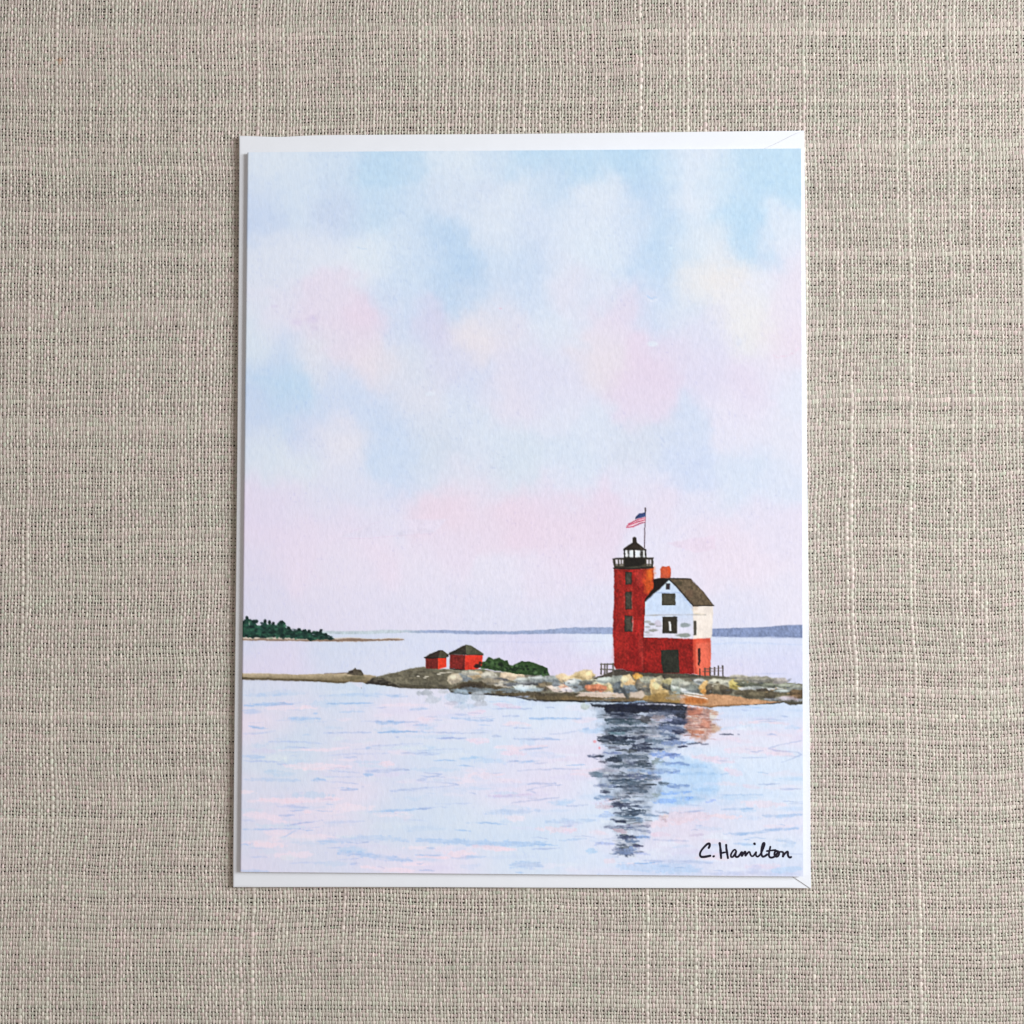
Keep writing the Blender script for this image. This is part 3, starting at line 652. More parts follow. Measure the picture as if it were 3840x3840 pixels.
BL, LV, PK, PB = (146,181,225), (160,177,217), (240,204,218), (172,207,241)
def paint_ripples():
    W1 = lambda L: notes_xy(880, 2600, .37267, L)
    W2 = lambda L: notes_xy(1560, 2600, .37267, L)
    W3 = lambda L: notes_xy(2200, 2550, .44513, L)
    r3 = np.random.default_rng(33)
    # wide soft dabs
    for k in range(230):
        x = r3.uniform(880, 3000); y = 2590 + 700 * r3.uniform(0, 1); L = r3.uniform(40, 200)
        stroke([(x, y), (x + L * .5, y + r3.uniform(-6, 6)), (x + L, y + r3.uniform(-8, 8))], r3.uniform(10, 24), [PK, PB, (200,214,243), (226,235,250), (212,206,236), (236,212,228), (190,214,244)][r3.integers(7)], r3.uniform(.22, .6), .7, .6, 3.5, .02, 3)
    for k in range(70):
        x = r3.uniform(900, 3000); y = r3.uniform(2610, 3290)
        blob(x, y, r3.uniform(24, 85), r3.uniform(5, 13), [(238,206,220), (240,212,224), (198,218,245), (226,236,251), (210,226,248)][r3.integers(5)], r3.uniform(.35, .7), .35, .9, r3.uniform(-.06, .06), .04, .06)
    A = [  # left part: path, width, colour, strength
     ([(90,20),(300,25),(520,5)],34,BL,.35),([(850,30),(1300,15),(1700,20)],26,BL,.35),([(1480,20),(1600,38),(1740,35)],22,BL,.8),([(100,125),(280,118),(440,108),(590,110)],30,BL,.75),
     ([(920,106),(1100,108),(1280,102),(1390,104)],13,BL,.95),([(90,185),(270,190)],44,BL,.4),([(535,255),(700,255),(870,258)],26,BL,.65),([(790,208),(830,208)],18,BL,.6),
     ([(1050,195),(1300,185)],18,BL,.4),([(1270,285),(1430,285),(1600,292),(1860,292)],14,LV,.8),([(1430,300),(1560,298),(1700,295)],32,BL,.75),([(1760,165),(1930,160)],24,BL,.6),
     ([(140,330),(220,345),(310,360)],22,BL,.75),([(90,410),(250,405),(400,385)],18,LV,.55),([(890,400),(1100,400),(1370,398)],18,LV,.75),([(1440,398),(1620,388),(1830,390)],20,BL,.95),
     ([(340,490),(500,488),(700,492),(880,515)],18,LV,.6),([(480,565),(540,545),(740,550)],18,LV,.6),([(1610,442),(1650,442)],14,LV,.8),([(1310,550),(1360,550)],22,BL,.5),
     ([(1380,530),(1700,515),(1880,510)],14,LV,.5),([(90,640),(300,640)],36,BL,.45),([(90,680),(220,685),(400,690)],18,LV,.65),([(900,635),(1100,615),(1560,605)],16,LV,.5),
     ([(1100,645),(1220,645)],24,LV,.7),([(1670,605),(1930,600)],24,LV,.6),([(430,715),(530,712)],26,LV,.7),([(500,730),(800,735),(1160,745)],58,PK,.6),([(1440,710),(1600,715)],50,PK,.7),
     ([(1320,785),(1500,785),(1640,768),(1750,775)],30,LV,.75),([(1300,820),(1390,820)],30,BL,.7),([(930,775),(1100,792),(1250,800)],12,LV,.6),([(90,870),(400,870),(650,880)],36,BL,.35),
     ([(780,870),(900,870)],36,BL,.75),([(910,888),(1100,900),(1240,915)],12,LV,.7),([(900,840),(1100,845),(1280,840)],14,LV,.5),([(1060,975),(1230,965)],24,LV,.7),([(1270,945),(1300,935)],18,LV,.5),
     ([(1560,990),(1700,975),(1930,960)],24,LV,.7),([(240,1075),(500,1080),(800,1070),(1080,1060)],50,PK,.65),([(430,1135),(620,1140),(740,1155)],26,LV,.55),([(90,1220),(300,1230),(500,1290)],70,PK,.5),
     ([(450,1232),(600,1225)],20,LV,.75),([(500,1335),(700,1305),(880,1280)],16,LV,.75),([(690,1190),(760,1190)],36,PK,.6),([(80,1370),(350,1370),(660,1362)],16,BL,.7),([(660,1362),(560,1410),(470,1455)],12,BL,.6),
     ([(80,1280),(200,1285)],16,LV,.5),([(1340,1190),(1500,1188),(1700,1175),(1930,1160)],24,BL,.7),([(1830,880),(1930,860)],30,LV,.5),([(80,1520),(180,1515)],14,LV,.5),([(850,1490),(1200,1470),(1550,1460),(1750,1490)],60,BL,.4),
     ([(1040,1605),(1200,1610),(1500,1650),(1780,1680)],50,BL,.55),([(160,1645),(330,1648)],14,LV,.5),([(550,1710),(700,1703),(900,1702)],14,LV,.5),([(1160,1725),(1220,1710)],24,LV,.5),([(1270,1740),(1500,1770),(1800,1790)],40,PK,.6),
     ([(60,1785),(340,1795)],28,BL,.6),([(1430,1740),(1500,1760)],16,LV,.6),([(900,1300),(1300,1290)],24,LV,.4)]
    for p, w, c, a in A: stroke(W1(p), w * .40, c, a, .6, .6, 2.6, .05, 3)
    B = [([(770,165),(960,158),(1160,158)],18,LV,.8),([(780,110),(920,130),(1040,145)],44,(226,196,222),.7),([(520,210),(640,190),(680,180)],40,(228,200,224),.7),([(350,250),(500,262),(620,280),(760,275)],20,BL,.7),
     ([(90,240),(210,240)],16,LV,.6),([(870,235),(1030,232)],16,LV,.75),([(1140,258),(1350,255),(1660,258)],22,BL,.85),([(180,400),(400,400),(550,405),(720,398)],16,LV,.65),([(200,455),(350,455),(500,455)],18,(150,168,216),.85),
     ([(0,390),(180,398)],12,BL,.6),([(760,430),(850,440)],24,LV,.6),([(520,470),(620,480),(720,490)],64,(234,206,226),.75),([(980,462),(1150,462),(1430,468)],16,LV,.75),([(970,350),(1150,350)],10,LV,.6),
     ([(1340,415),(1500,405),(1620,385)],12,LV,.6),([(10,580),(250,565),(480,562)],12,LV,.6),([(10,612),(230,610)],26,LV,.6),([(1040,575),(1200,560),(1320,543)],18,BL,.6),([(850,605),(960,600),(1100,615)],44,(234,204,224),.7),
     ([(450,660),(560,650),(690,655)],24,PB,.8),([(920,685),(1020,685)],20,LV,.8),([(1030,700),(1240,680)],18,BL,.5),([(1020,785),(1200,768),(1450,762),(1640,762)],12,LV,.75),([(70,800),(250,815),(160,840),(50,858)],10,LV,.75),
     ([(60,895),(250,898),(420,918),(300,940),(0,958)],12,LV,.7),([(1120,915),(1250,908),(1400,910)],20,LV,.65),([(1400,912),(1250,945),(1110,980),(1200,1000)],12,LV,.65),([(720,1035),(950,1030),(1150,1022)],28,(208,190,224),.75),
     ([(930,1130),(960,1105),(1200,1075),(1430,1048)],12,LV,.75),([(1510,1135),(1720,1122)],14,LV,.7),([(0,1168),(180,1152)],24,LV,.7),([(190,1112),(560,1110)],10,LV,.5),([(700,1200),(960,1195),(1230,1185)],50,BL,.4),
     ([(500,1303),(700,1302),(900,1318)],14,BL,.75),([(0,1480),(350,1490),(600,1510),(1000,1515),(1300,1510)],60,BL,.55),([(560,1540),(800,1560),(1000,1580)],50,PK,.7),([(1460,1400),(1600,1370)],50,(230,196,222),.5),
     ([(1300,1290),(1600,1290),(1800,1280)],44,BL,.4),([(0,1640),(350,1655)],26,PK,.7),([(350,1655),(700,1640)],26,BL,.5),([(950,1730),(1150,1720),(1270,1740)],70,BL,.5),([(1450,1340),(1560,1335)],18,LV,.5),
     ([(1440,1480),(1700,1465)],20,BL,.5),([(110,1555),(180,1560)],24,BL,.6),([(1710,1590),(1800,1590)],60,PB,.8)]
    for p, w, c, a in B: stroke(W2(p), w * .40, c, a, .6, .6, 2.6, .05, 3)
    C = [([(1290,370),(1500,350),(1700,372)],30,PK,.6),([(1430,335),(1560,335),(1690,345)],9,LV,.7),([(1060,500),(1200,495),(1380,525)],36,(230,208,228),.6),([(1170,600),(1350,590),(1530,600),(1700,620)],60,(232,208,228),.6),
     ([(1810,515),(1640,545),(1530,580),(1600,600),(1780,610),(1810,630),(1720,670),(1640,695)],10,LV,.75),([(1540,590),(1700,605)],9,(190,180,216),.6),([(1310,655),(1510,655)],10,LV,.7),([(880,640),(1020,670),(1230,690)],56,(228,204,224),.75),
     ([(1170,760),(1300,790)],50,(230,208,228),.7),([(1160,745),(1190,780)],8,(228,180,200),.5),([(1320,890),(1450,910)],40,(230,208,228),.6),([(1630,920),(1810,918)],12,LV,.7),([(1130,1090),(1400,1085)],22,BL,.6),([(1480,1140),(1640,1150),(1810,1135)],28,BL,.6),
     ([(1110,970),(1480,968)],14,BL,.5),([(620,1170),(800,1150),(1020,1150)],90,(226,204,222),.7),([(700,1180),(900,1180)],40,(220,198,214),.6),([(620,1160),(680,1150)],40,(226,204,196),.6),([(780,1120),(990,1100)],10,LV,.6),([(870,1310),(980,1305)],24,(196,184,212),.85),
     ([(540,1300),(700,1305)],40,(226,196,218),.7),([(560,1345),(850,1355)],14,LV,.6),([(1150,1300),(1400,1290),(1560,1265),(1780,1250)],26,BL,.65),([(1230,1380),(1420,1385)],22,BL,.5),([(1590,1345),(1760,1370)],32,BL,.55),
     ([(260,1570),(500,1570),(800,1590),(950,1600)],80,(176,204,240),.6),([(480,1520),(800,1530),(1060,1540)],26,LV,.5),([(1000,1630),(1400,1625),(1800,1635)],34,(190,200,234),.7),([(1370,1590),(1460,1590)],60,(192,202,236),.6),([(1560,1610),(1800,1590)],50,PB,.5),
     ([(1120,460),(1230,462)],12,(84,90,112),.9),([(1270,463),(1290,463)],9,(96,104,130),.8),([(840,540),(960,532)],12,(76,82,104),.9),([(960,545),(1025,542)],11,(84,88,112),.9),([(770,565),(840,562)],13,(70,76,98),.9)]
    for p, w, c, a in C: stroke(W3(p), w * .46, c, a, .55, .55, 2.4, .05, 2.5)
    blob(2228, 2782, 6, 5, (233,150,160), .8); blob(2246, 2806, 4, 5, (232,140,150), .8)
    for k in range(120):   # fine broken pencil-thin ripples
        x = r3.uniform(900, 2980); y = 2600 + 690 * r3.uniform(0, 1) ** 1.1; L = r3.uniform(25, 110)
        stroke([(x, y), (x + L * .5, y + r3.uniform(-3, 3)), (x + L, y + r3.uniform(-5, 5))], r3.uniform(3, 6), [LV, BL][r3.integers(2)], r3.uniform(.3, .7), .7, .8, 1.3, .05, 2)

def paint_reflection():
    for (x, y, rx, ry, c, a) in [(1590,2600,30,12,(160,168,176),.7),(1620,2625,26,14,(176,186,198),.6),(1720,2615,60,22,(172,196,218),.6),(1790,2612,30,20,(166,172,178),.7),(1740,2650,40,14,(176,198,220),.6),(1690,2640,24,8,(190,186,206),.6),(1800,2640,26,10,(180,184,196),.6),(1660,2596,24,8,(178,184,190),.6),(2190,2652,16,12,(170,182,178),.8)]:
        blob(x, y, rx, ry, c, a, .4, .6, 0, .08, .15)
    poly([(2440,2850),(2560,2838),(2660,2862),(2700,2900),(2690,2980),(2620,3010),(2520,3020),(2440,3000),(2470,2930)], (182,212,244), .75, 12, 9, 0, .03, .05)
    for (x0, y0, x1, w) in [(2500,2870,2650,18),(2540,2900,2680,14),(2520,2990,2640,16),(2460,3006,2580,14),(2600,2960,2690,12)]: stroke([(x0, y0), (x1, y0 + 4)], w, (160,196,236), .6, .6, .7, 2, .05, 3)
    r = np.random.default_rng(17)
    R3 = lambda L: notes_xy(2180, 2620, .2795, L)
    R4 = lambda L: notes_xy(2180, 2920, .2795, L)
    # pale underwash, then the warm reflection of the lit wall
    poly(R3([(20,40),(1400,90),(1400,420),(1330,560),(1300,680),(1000,700),(900,800),(960,900),(1000,1100),(1100,1250),(920,1330),(300,1300),(230,1100),(150,1000),(320,900),(230,760),(330,640),(240,560),(330,440),(200,380),(330,300),(150,240),(180,150)]), (132,146,164), .62, 14, 9, 0, .12, .4)
    poly(R4([(300,150),(1000,140),(1000,300),(950,380),(950,520),(900,640),(900,780),(760,920),(720,1010),(450,1000),(470,860),(440,700),(250,640),(380,560),(400,420),(420,300)]), (172,186,206), .5, 14, 10, 0, .12, .4)
    poly(R3([(1380,100),(1620,130),(1740,150),(1720,240),(1740,330),(1850,370),(1860,440),(1740,480),(1720,540),(1600,570),(1480,540),(1380,400),(1360,240)]), (200,140,114), .66, 14, 7, .0, .14, .4)
    poly(R3([(1720,150),(1840,190),(1800,260),(1740,320),(1710,250)]), (222,212,196), .8, 5, 3)
    poly(R3([(1620,280),(1720,300),(1720,400),(1580,400)]), (222,146,120), .7, 5, 5); poly(R3([(1740,340),(1850,380),(1850,450),(1740,460)]), (216,184,156), .7, 5, 4)
    poly(R3([(1420,420),(1640,430),(1640,480),(1560,520),(1480,480)]), (190,104,72), .6, 5, 4); poly(R3([(1420,130),(1620,150),(1600,250),(1420,240)]), (176,96,70), .55, 5, 5)
    for (x0, y0, x1, y1, w) in [(1410,400,1790,392,7),(1380,322,1580,318,7),(1430,268,1580,262,8),(1720,360,1790,352,7),(1420,365,1520,372,9),(1380,500,1490,495,14)]:
        stroke(R3([(x0,y0),(x1,y1)]), w * .33, (120,74,66), .85, .5)
    for k in range(210):   # broken dabs along the reflection
        t = r.uniform(0, 1) ** 1.2; y = 2650 + t * 560
        xl = np.interp(y, [2650,2800,2900,3050,3210], [2230,2255,2270,2290,2305]); xr = np.interp(y, [2650,2800,2900,3050,3210], [2560,2530,2450,2440,2390])
        x = r.uniform(xl, xr); L = r.uniform(12, 55)
        c = [(50,58,70),(70,80,88),(100,112,118),(190,198,206),(204,210,220),(120,132,142),(150,160,170)][r.integers(7)]
        stroke([(x - L / 2, y), (x + L / 2, y + r.uniform(-3, 3))], r.uniform(3.5, 8), c, r.uniform(.4, .8), .6, .7, 1.2, .1, 2)
    for k in range(46):
        x = r.uniform(2560, 2680); y = r.uniform(2655, 2775); L = r.uniform(14, 60)
        stroke([(x - L / 2, y), (x + L / 2, y + r.uniform(-3, 3))], r.uniform(3, 8), [(150,92,76),(112,80,84),(206,150,124),(220,196,180),(178,104,78),(214,222,240)][r.integers(6)], r.uniform(.35, .75), .6, .8, 2, .1, 3)
    for (x, y, rx, ry) in [(2556,2680,22,10),(2570,2710,18,8),(2552,2745,26,8),(2580,2660,26,6)]: blob(x, y, rx, ry, (92,82,96), .55, .9, .7)
    # dark bands under the shore
    poly(R3([(110,70),(300,95),(420,70),(700,85),(1000,80),(1300,95),(1420,110),(1380,190),(1380,300),(1200,200),(1050,160),(760,200),(560,190),(330,190),(300,130),(120,100)]), (46,50,62), .95, 5, 2.5, .05, .12, .2)
    D = [(340,120,1050,140,70,(34,36,50)),(330,190,700,195,40,(38,42,56)),(400,245,750,240,60,(48,54,66)),(360,310,640,330,70,(70,86,88)),(560,300,860,330,60,(80,96,96)),(880,230,1360,180,80,(86,90,100)),
         (1130,290,1400,300,70,(84,88,104)),(1050,335,1380,340,40,(66,72,88)),(790,270,880,280,80,(96,90,84)),(960,260,1110,270,50,(176,148,130)),(1070,285,1200,285,30,(196,190,196)),(900,345,1060,350,30,(190,172,156)),
         (490,365,660,378,22,(200,192,178)),(330,430,860,405,50,(72,84,88)),(330,440,600,435,24,(54,62,72)),(860,400,1050,400,20,(66,72,80)),(720,465,800,470,22,(52,54,62)),(820,490,1050,500,24,(206,190,178)),(640,495,820,492,18,(180,170,156)),
         (1050,400,1350,420,80,(110,118,134)),(1240,440,1370,465,40,(50,54,72)),(1060,470,1240,500,50,(112,122,132)),(360,470,560,465,30,(108,134,128)),(250,550,420,555,90,(46,54,60)),(320,545,640,530,50,(42,48,60)),(590,530,880,520,34,(38,42,58)),
         (420,600,700,590,50,(60,72,78)),(690,630,920,615,50,(40,44,60)),(860,560,1080,570,50,(104,118,122)),(1120,550,1300,545,30,(66,74,94)),(1080,600,1380,590,50,(132,144,164)),(660,675,880,680,36,(54,58,72)),(850,670,1080,680,22,(78,84,104)),
         (540,700,720,700,30,(88,90,84)),(880,690,890,690,70,(60,64,76)),(1300,650,1410,648,26,(58,60,84)),(280,730,520,730,20,(118,126,152)),(360,660,500,665,14,(110,104,104)),(90,775,280,780,40,(96,102,116)),(200,770,280,785,36,(52,60,74)),
         (330,830,510,800,50,(48,56,66)),(230,840,330,850,24,(84,80,84)),(490,780,880,800,50,(86,96,100)),(720,870,880,880,60,(56,64,68)),(350,905,930,910,40,(80,92,96)),(630,860,700,880,60,(96,100,112)),(880,870,960,870,16,(66,74,86)),
         (960,850,1080,845,50,(140,148,132)),(1090,870,1440,880,30,(126,146,176)),(920,740,1300,770,60,(140,162,196)),(1130,760,1360,790,40,(128,142,176)),(120,1000,260,1050,60,(110,126,128)),(290,1045,640,1040,28,(60,66,76)),(640,1030,830,1060,50,(94,100,120)),
         (360,1100,640,1095,26,(56,70,84)),(430,1140,850,1120,50,(84,98,104)),(820,1060,1060,1050,36,(104,118,130)),(1050,1135,1160,1140,44,(94,104,106)),(440,1190,920,1185,22,(46,58,72)),(170,1165,450,1180,26,(112,122,142)),(580,1225,860,1245,44,(72,86,96)),
         (260,1250,370,1255,28,(58,62,80)),(1170,1170,1430,1175,34,(110,134,170)),(900,1000,1300,985,36,(140,158,184)),(190,1330,420,1325,44,(140,156,168)),(480,1310,650,1315,18,(84,86,92)),(1060,1280,1470,1250,24,(146,180,220)),(620,960,1250,960,30,(166,180,188))]
    for (x0, y0, x1, y1, w, c) in D:
        stroke(R3([(x0, y0), ((x0 + x1) / 2, (y0 + y1) / 2 + r.uniform(-6, 6)), (x1, y1)]), w * .37, np.array(c) * (.90, .96, 1.10), .82, .35, .9, 2.8, .14, 5)
    E = [(400,350,640,360,50,(56,60,78)),(670,375,800,378,26,(70,78,92)),(800,385,930,380,14,(104,116,130)),(420,465,560,450,24,(70,74,88)),(530,455,820,460,70,(52,66,78)),(820,480,1040,510,20,(130,146,156)),(450,500,780,520,18,(110,130,138)),(570,538,710,535,16,(88,98,108)),
         (400,550,590,590,26,(58,62,80)),(740,540,800,570,40,(120,138,148)),(300,655,640,630,22,(96,92,108)),(480,660,920,640,20,(96,98,112)),(600,655,910,715,24,(112,118,136)),(430,690,580,710,36,(206,168,160)),(490,790,730,790,40,(60,66,88)),(720,780,900,785,34,(138,164,194)),
         (600,840,760,835,30,(100,118,138)),(470,890,580,880,30,(76,84,94)),(690,900,810,900,20,(84,80,104)),(410,950,560,960,44,(96,104,126)),(540,960,680,965,50,(110,120,132)),(460,1000,680,1010,34,(60,72,90)),(580,1020,610,1035,30,(56,66,82)),(200,870,440,880,40,(186,190,210)),
         (640,310,830,310,18,(90,96,104)),(540,290,660,310,30,(116,132,136)),(960,215,1050,225,36,(160,166,148)),(960,310,1250,300,40,(160,190,224)),(1340,270,1480,260,24,(150,182,220)),(1000,450,1160,460,18,(150,154,158)),(1050,520,1130,560,50,(212,178,166)),
         (200,380,380,360,60,(222,186,178)),(260,490,400,500,70,(186,200,216)),(1670,310,1790,290,24,(170,184,220)),(700,990,900,1020,24,(176,182,212)),(440,1000,720,960,60,(150,160,176))]
    for (x0, y0, x1, y1, w, c) in E:
        stroke(R4([(x0, y0), ((x0 + x1) / 2, (y0 + y1) / 2 + r.uniform(-6, 6)), (x1, y1)]), w * .37, np.array(c) * (.90, .96, 1.10), .82, .35, .9, 2.8, .14, 5)

def paint_house():
    H = lambda L: notes_xy(2200, 1850, .41408, L)
    rc = lambda x0, y0, x1, y1: [(x0, y0), (x1, y0), (x1, y1), (x0, y1)]
    r = np.random.default_rng(5)
    # fences
    for x in (128, 160, 182, 236): stroke(H([(x, 1548), (x - 4, 1640)]), 6.0, (104,98,90), .95, 0, .4, 1.0)
    for (p, q) in [((120,1553),(240,1550)), ((120,1598),(240,1600))]: stroke(H([p, q]), 5.0, (112,106,98), .9, 0, .4, 1.0)
    # tower
    poly(H([(243,688),(420,690),(600,682),(606,740),(604,865),(530,985),(515,1300),(512,1625),(380,1615),(262,1590),(243,1560),(240,1400),(232,1230),(242,1000)]), (174,40,36), 1, 3.2, 1.4, .14, .20, .26)
    poly(H([(520,690),(600,684),(606,780),(600,870),(560,920),(520,900),(500,780)]), (226,96,40), .85, 8, 9, 0, .12, .12)
    poly(H([(548,690),(600,686),(604,760),(580,800),(545,760)]), (242,122,44), .8, 6, 6)
    for (x, y, rx, ry, c, a) in [(300,760,34,60,(204,58,46),.5),(310,1020,30,120,(196,54,44),.45),(470,760,30,60,(196,70,60),.5),(440,1050,40,120,(160,34,30),.5),(300,1400,50,120,(186,46,38),.45),(440,1450,50,140,(154,28,28),.6),(480,1380,14,120,(200,70,60),.4),(385,1080,26,30,(214,80,60),.4),(385,870,24,20,(206,74,56),.4)]:
        X, Y = H([(x, y)])[0]; blob(X, Y, rx * .5, ry * .5, c, a, .9, .5, 0, .1, .1)
    # brick base and its lit side
    poly(H([(510,1308),(740,1312),(965,1318),(968,1642),(720,1632),(510,1630)]), (164,36,32), 1, 2.8, 1.4, .12, .20, .24)
    poly(H([(958,1320),(1118,1312),(1124,1480),(1112,1655),(1060,1655),(975,1642)]), (236,112,88), 1, 2, 1.2, .02, .08, .08)
    poly(H([(958,1325),(985,1330),(985,1560),(1000,1640),(962,1636)]), (214,70,50), .8, 3, 3)
    poly(H([(968,1320),(1115,1314),(1118,1350),(975,1370)]), (222,84,60), .6, 3, 4)
    stroke(H([(498,1350),(500,1600)]), 5, (206,84,72), .6, .3); stroke(H([(262,1595),(380,1612),(510,1625)]), 4, (70,30,28), .8)
    # white storey
    poly(H([(526,985),(640,880),(742,783),(850,900),(962,1025),(968,1322),(740,1315),(518,1308)]), (203,220,246), 1, 1.5, 1.2, .0, .03, .04, col2=(222,219,238), axis=((2400,2290),(2400,2370)))
    poly(H([(958,1022),(1142,1020),(1138,1180),(1130,1312),(965,1320)]), (245,231,219), 1, 2.4, 1.4, .03, .04, .06)
    stroke(H([(975,1095),(1070,1105)]), 9, (222,204,170), .6); blob(*H([(975,1040)])[0], 12, 14, (228,206,182), .6, .9)
    stroke(H([(525,1108),(740,1105),(960,1104),(1075,1106)]), 4.5, (172,170,172), .85, .2); stroke(H([(525,1112),(640,1110)]), 3, (150,146,132), .6)
    stroke(H([(610,905),(740,905),(840,905)]), 6, (160,178,214), .7); stroke(H([(600,920),(540,985)]), 7, (164,184,224), .6); stroke(H([(835,900),(950,1040)]), 8, (168,190,232), .7)
    for (x, y, rx, ry, c) in [(545,1168,28,9,(176,178,176)),(592,1190,30,10,(160,162,160)),(545,1215,26,8,(180,180,182)),(600,1245,36,10,(160,162,158)),(540,1262,22,8,(186,186,190)),(645,1205,26,8,(178,176,184)),(888,1198,44,17,(154,166,168)),(866,1290,62,15,(150,158,150)),(640,1180,30,20,(214,206,226)),(560,1290,40,10,(210,204,220))]:
        X, Y = H([(x, y)])[0]; blob(X, Y, rx * .46, ry * .52, np.array(c) * .93, .9, .4, .4)
    # roofs and chimney
    poly(H([(662,690),(678,668),(715,670),(748,660),(762,692),(756,772),(700,776),(664,772)]), (226,98,62), 1, 2, 1.2, .1, .08, .14)
    poly(H([(668,735),(700,745),(700,775),(664,775)]), (196,90,70), .7, 3, 3); blob(*H([(742,700)])[0], 6, 12, (240,96,50), .7)
    poly(H([(600,784),(660,772),(745,775),(742,786),(640,882),(600,915),(560,950),(516,985),(530,950),(600,862)]), (36,29,26), 1, 1.8, 1.2, .05, .1, .1)
    poly(H([(745,774),(850,780),(940,779),(965,812),(1060,905),(1146,1020),(1040,1022),(962,1024),(905,955),(840,880),(742,790)]), (124,106,84), 1, 2.2, 1.2, .14, .16, .25)
    stroke(H([(742,784),(800,838),(850,895),(905,960),(962,1024)]), 4.2, (42,36,34), .95, .1); stroke(H([(745,776),(850,780),(938,780)]), 5, (52,44,36), .9, .2); stroke(H([(962,1024),(1060,1022),(1146,1020)]), 4, (52,44,38), .95, .1); stroke(H([(940,782),(1060,908),(1144,1020)]), 3, (66,56,46), .8, .1)
    blob(*H([(925,910)])[0], 13, 17, (134,106,86), .6, .7, .5); blob(*H([(830,820)])[0], 18, 9, (82,76,56), .6, .7, .5)
    stroke(H([(740,786),(640,882),(525,985)]), 4, (48,42,46), .8, .1)
    # openings
    for q in [rc(345,720,406,828), rc(345,895,403,1053), rc(338,1112,408,1258)]:
        poly(H(q), (80,76,66), 1, 3, 1.1, .6, .16, .15)
    stroke(H([(410,905),(402,960),(406,1045)]), 3, (170,140,130), .7); stroke(H([(412,1120),(414,1190),(408,1255)]), 3.4, (190,170,165), .7); stroke(H([(336,905),(334,960),(342,1045)]), 2.4, (150,120,110), .6)
    poly(H(rc(676,910,800,1020)), (84,80,66), 1, 1.6, 1.1, .30, .15, .1); poly(H(rc(713,822,750,876)), (70,60,70), 1, 1.5, 1.1, .4)
    poly(H(rc(681,1122,816,1272)), (64,58,48), 1, 1.6, 1.1, .35, .12, .1); poly(H([(739,1166),(756,1164),(764,1250),(745,1252)]), (228,232,240), 1, 1, 1.0)
    poly(H([(670,1424),(828,1420),(834,1540),(836,1632),(690,1630),(672,1540)]), (50,52,44), 1, 2, 1.2, .15, .18, .15)
    poly(H(rc(964,1160,990,1290)), (100,94,82), 1, 2, 1.1, .3); poly(H([(1004,1410),(1026,1405),(1028,1520),(1018,1568),(1004,1560)]), (78,48,42), 1, 2, 1.1, .2)
    # gallery and lantern
    poly(H([(230,598),(330,590),(530,588),(602,590),(600,640),(596,680),(420,690),(244,686)]), (78,72,60), 1, 1.8, 1.2, .18, .12, .15)
    poly(H([(330,590),(430,585),(528,592),(524,640),(470,668),(340,672)]), (34,31,27), .92, 3, 2.5)
    for (x0, x1) in [(256,276),(288,304),(314,326),(538,556),(564,582)]: poly(H(rc(x0, 606, x1, 644)), (222,214,224), .95, 1, 1.1)
    for (x0, x1) in [(258,276),(292,326),(538,552),(562,580)]: poly(H(rc(x0, 650, x1, 662)), (180,172,160), .7, 1, 1.1)
    stroke(H([(232,600),(330,592),(440,588),(600,592)]), 4.5, (48,44,38), .95, .1); stroke(H([(240,684),(420,688),(598,678)]), 5, (44,36,32), .95, .1)
    poly(H(rc(330,514,532,590)), (226,233,241), 1, 1, 1.1, 0, .03)
    for x, w in [(336,7),(368,3.4),(378,2.5),(425,7),(488,7),(502,3),(527,6)]: stroke(H([(x, 514), (x + 2, 590)]), w, (44,40,34), .95, 0, .3, 1.0)
    stroke(H([(396,525),(400,585)]), 2.6, (190,200,190), .8); stroke(H([(332,586),(430,592),(530,588)]), 5, (46,42,34), .9, 0)
    poly(H([(323,520),(345,494),(410,450),(410,412),(428,400),(446,410),(450,452),(500,488),(537,522),(430,520)]), (52,44,37), 1, 1.6, 1.1, .2, .12, .2)
    blob(*H([(428,420)])[0], 7, 8, (60,52,46), .9, .4); poly(H([(480,482),(530,518),(480,518)]), (92,82,68), .7, 2, 2.5)
    # pole and flag
    stroke(H([(528,138),(526,180),(522,300),(518,500)]), 4.4, (128,114,124), .95, 0, .3, 1.0); stroke(H([(526,140),(524,190)]), 6, (84,72,78), .9, .4)
    poly(H([(432,242),(440,215),(472,188),(500,185),(526,174),(530,218),(480,232)]), (66,86,142), 1, 2, 1.2, .15, .15, .2)
    poly(H([(425,245),(526,216),(524,270),(470,285),(415,315),(350,314),(372,280)]), (240,212,224), 1, 2, 1.2)
    for L in [[(526,226),(470,240),(395,272),(372,284)],[(524,246),(460,264),(380,292),(360,300)],[(522,266),(470,280),(420,308),(352,314)]]: stroke(H(L), 4.6, (208,70,106), .95, .3, .3, 1.0)
    stroke(H([(520,268),(480,276),(440,296)]), 3, (120,80,120), .7)
    # right-hand fence
    for x, y0, y1 in [(1022,1598,1660),(1068,1588,1652),(1112,1584,1652),(1154,1580,1648),(1188,1572,1648),(1230,1568,1652)]:
        stroke(H([(x, y0), (x + 1, y1)]), 5.4, (92,66,56) if x < 1130 else (78,70,62), .95, 0, .35, 1.0)
    for L in [[(1060,1594),(1150,1590),(1232,1584)],[(1050,1620),(1150,1614),(1232,1612)]]: stroke(H(L), 4.2, (112,92,82), .8, 0)

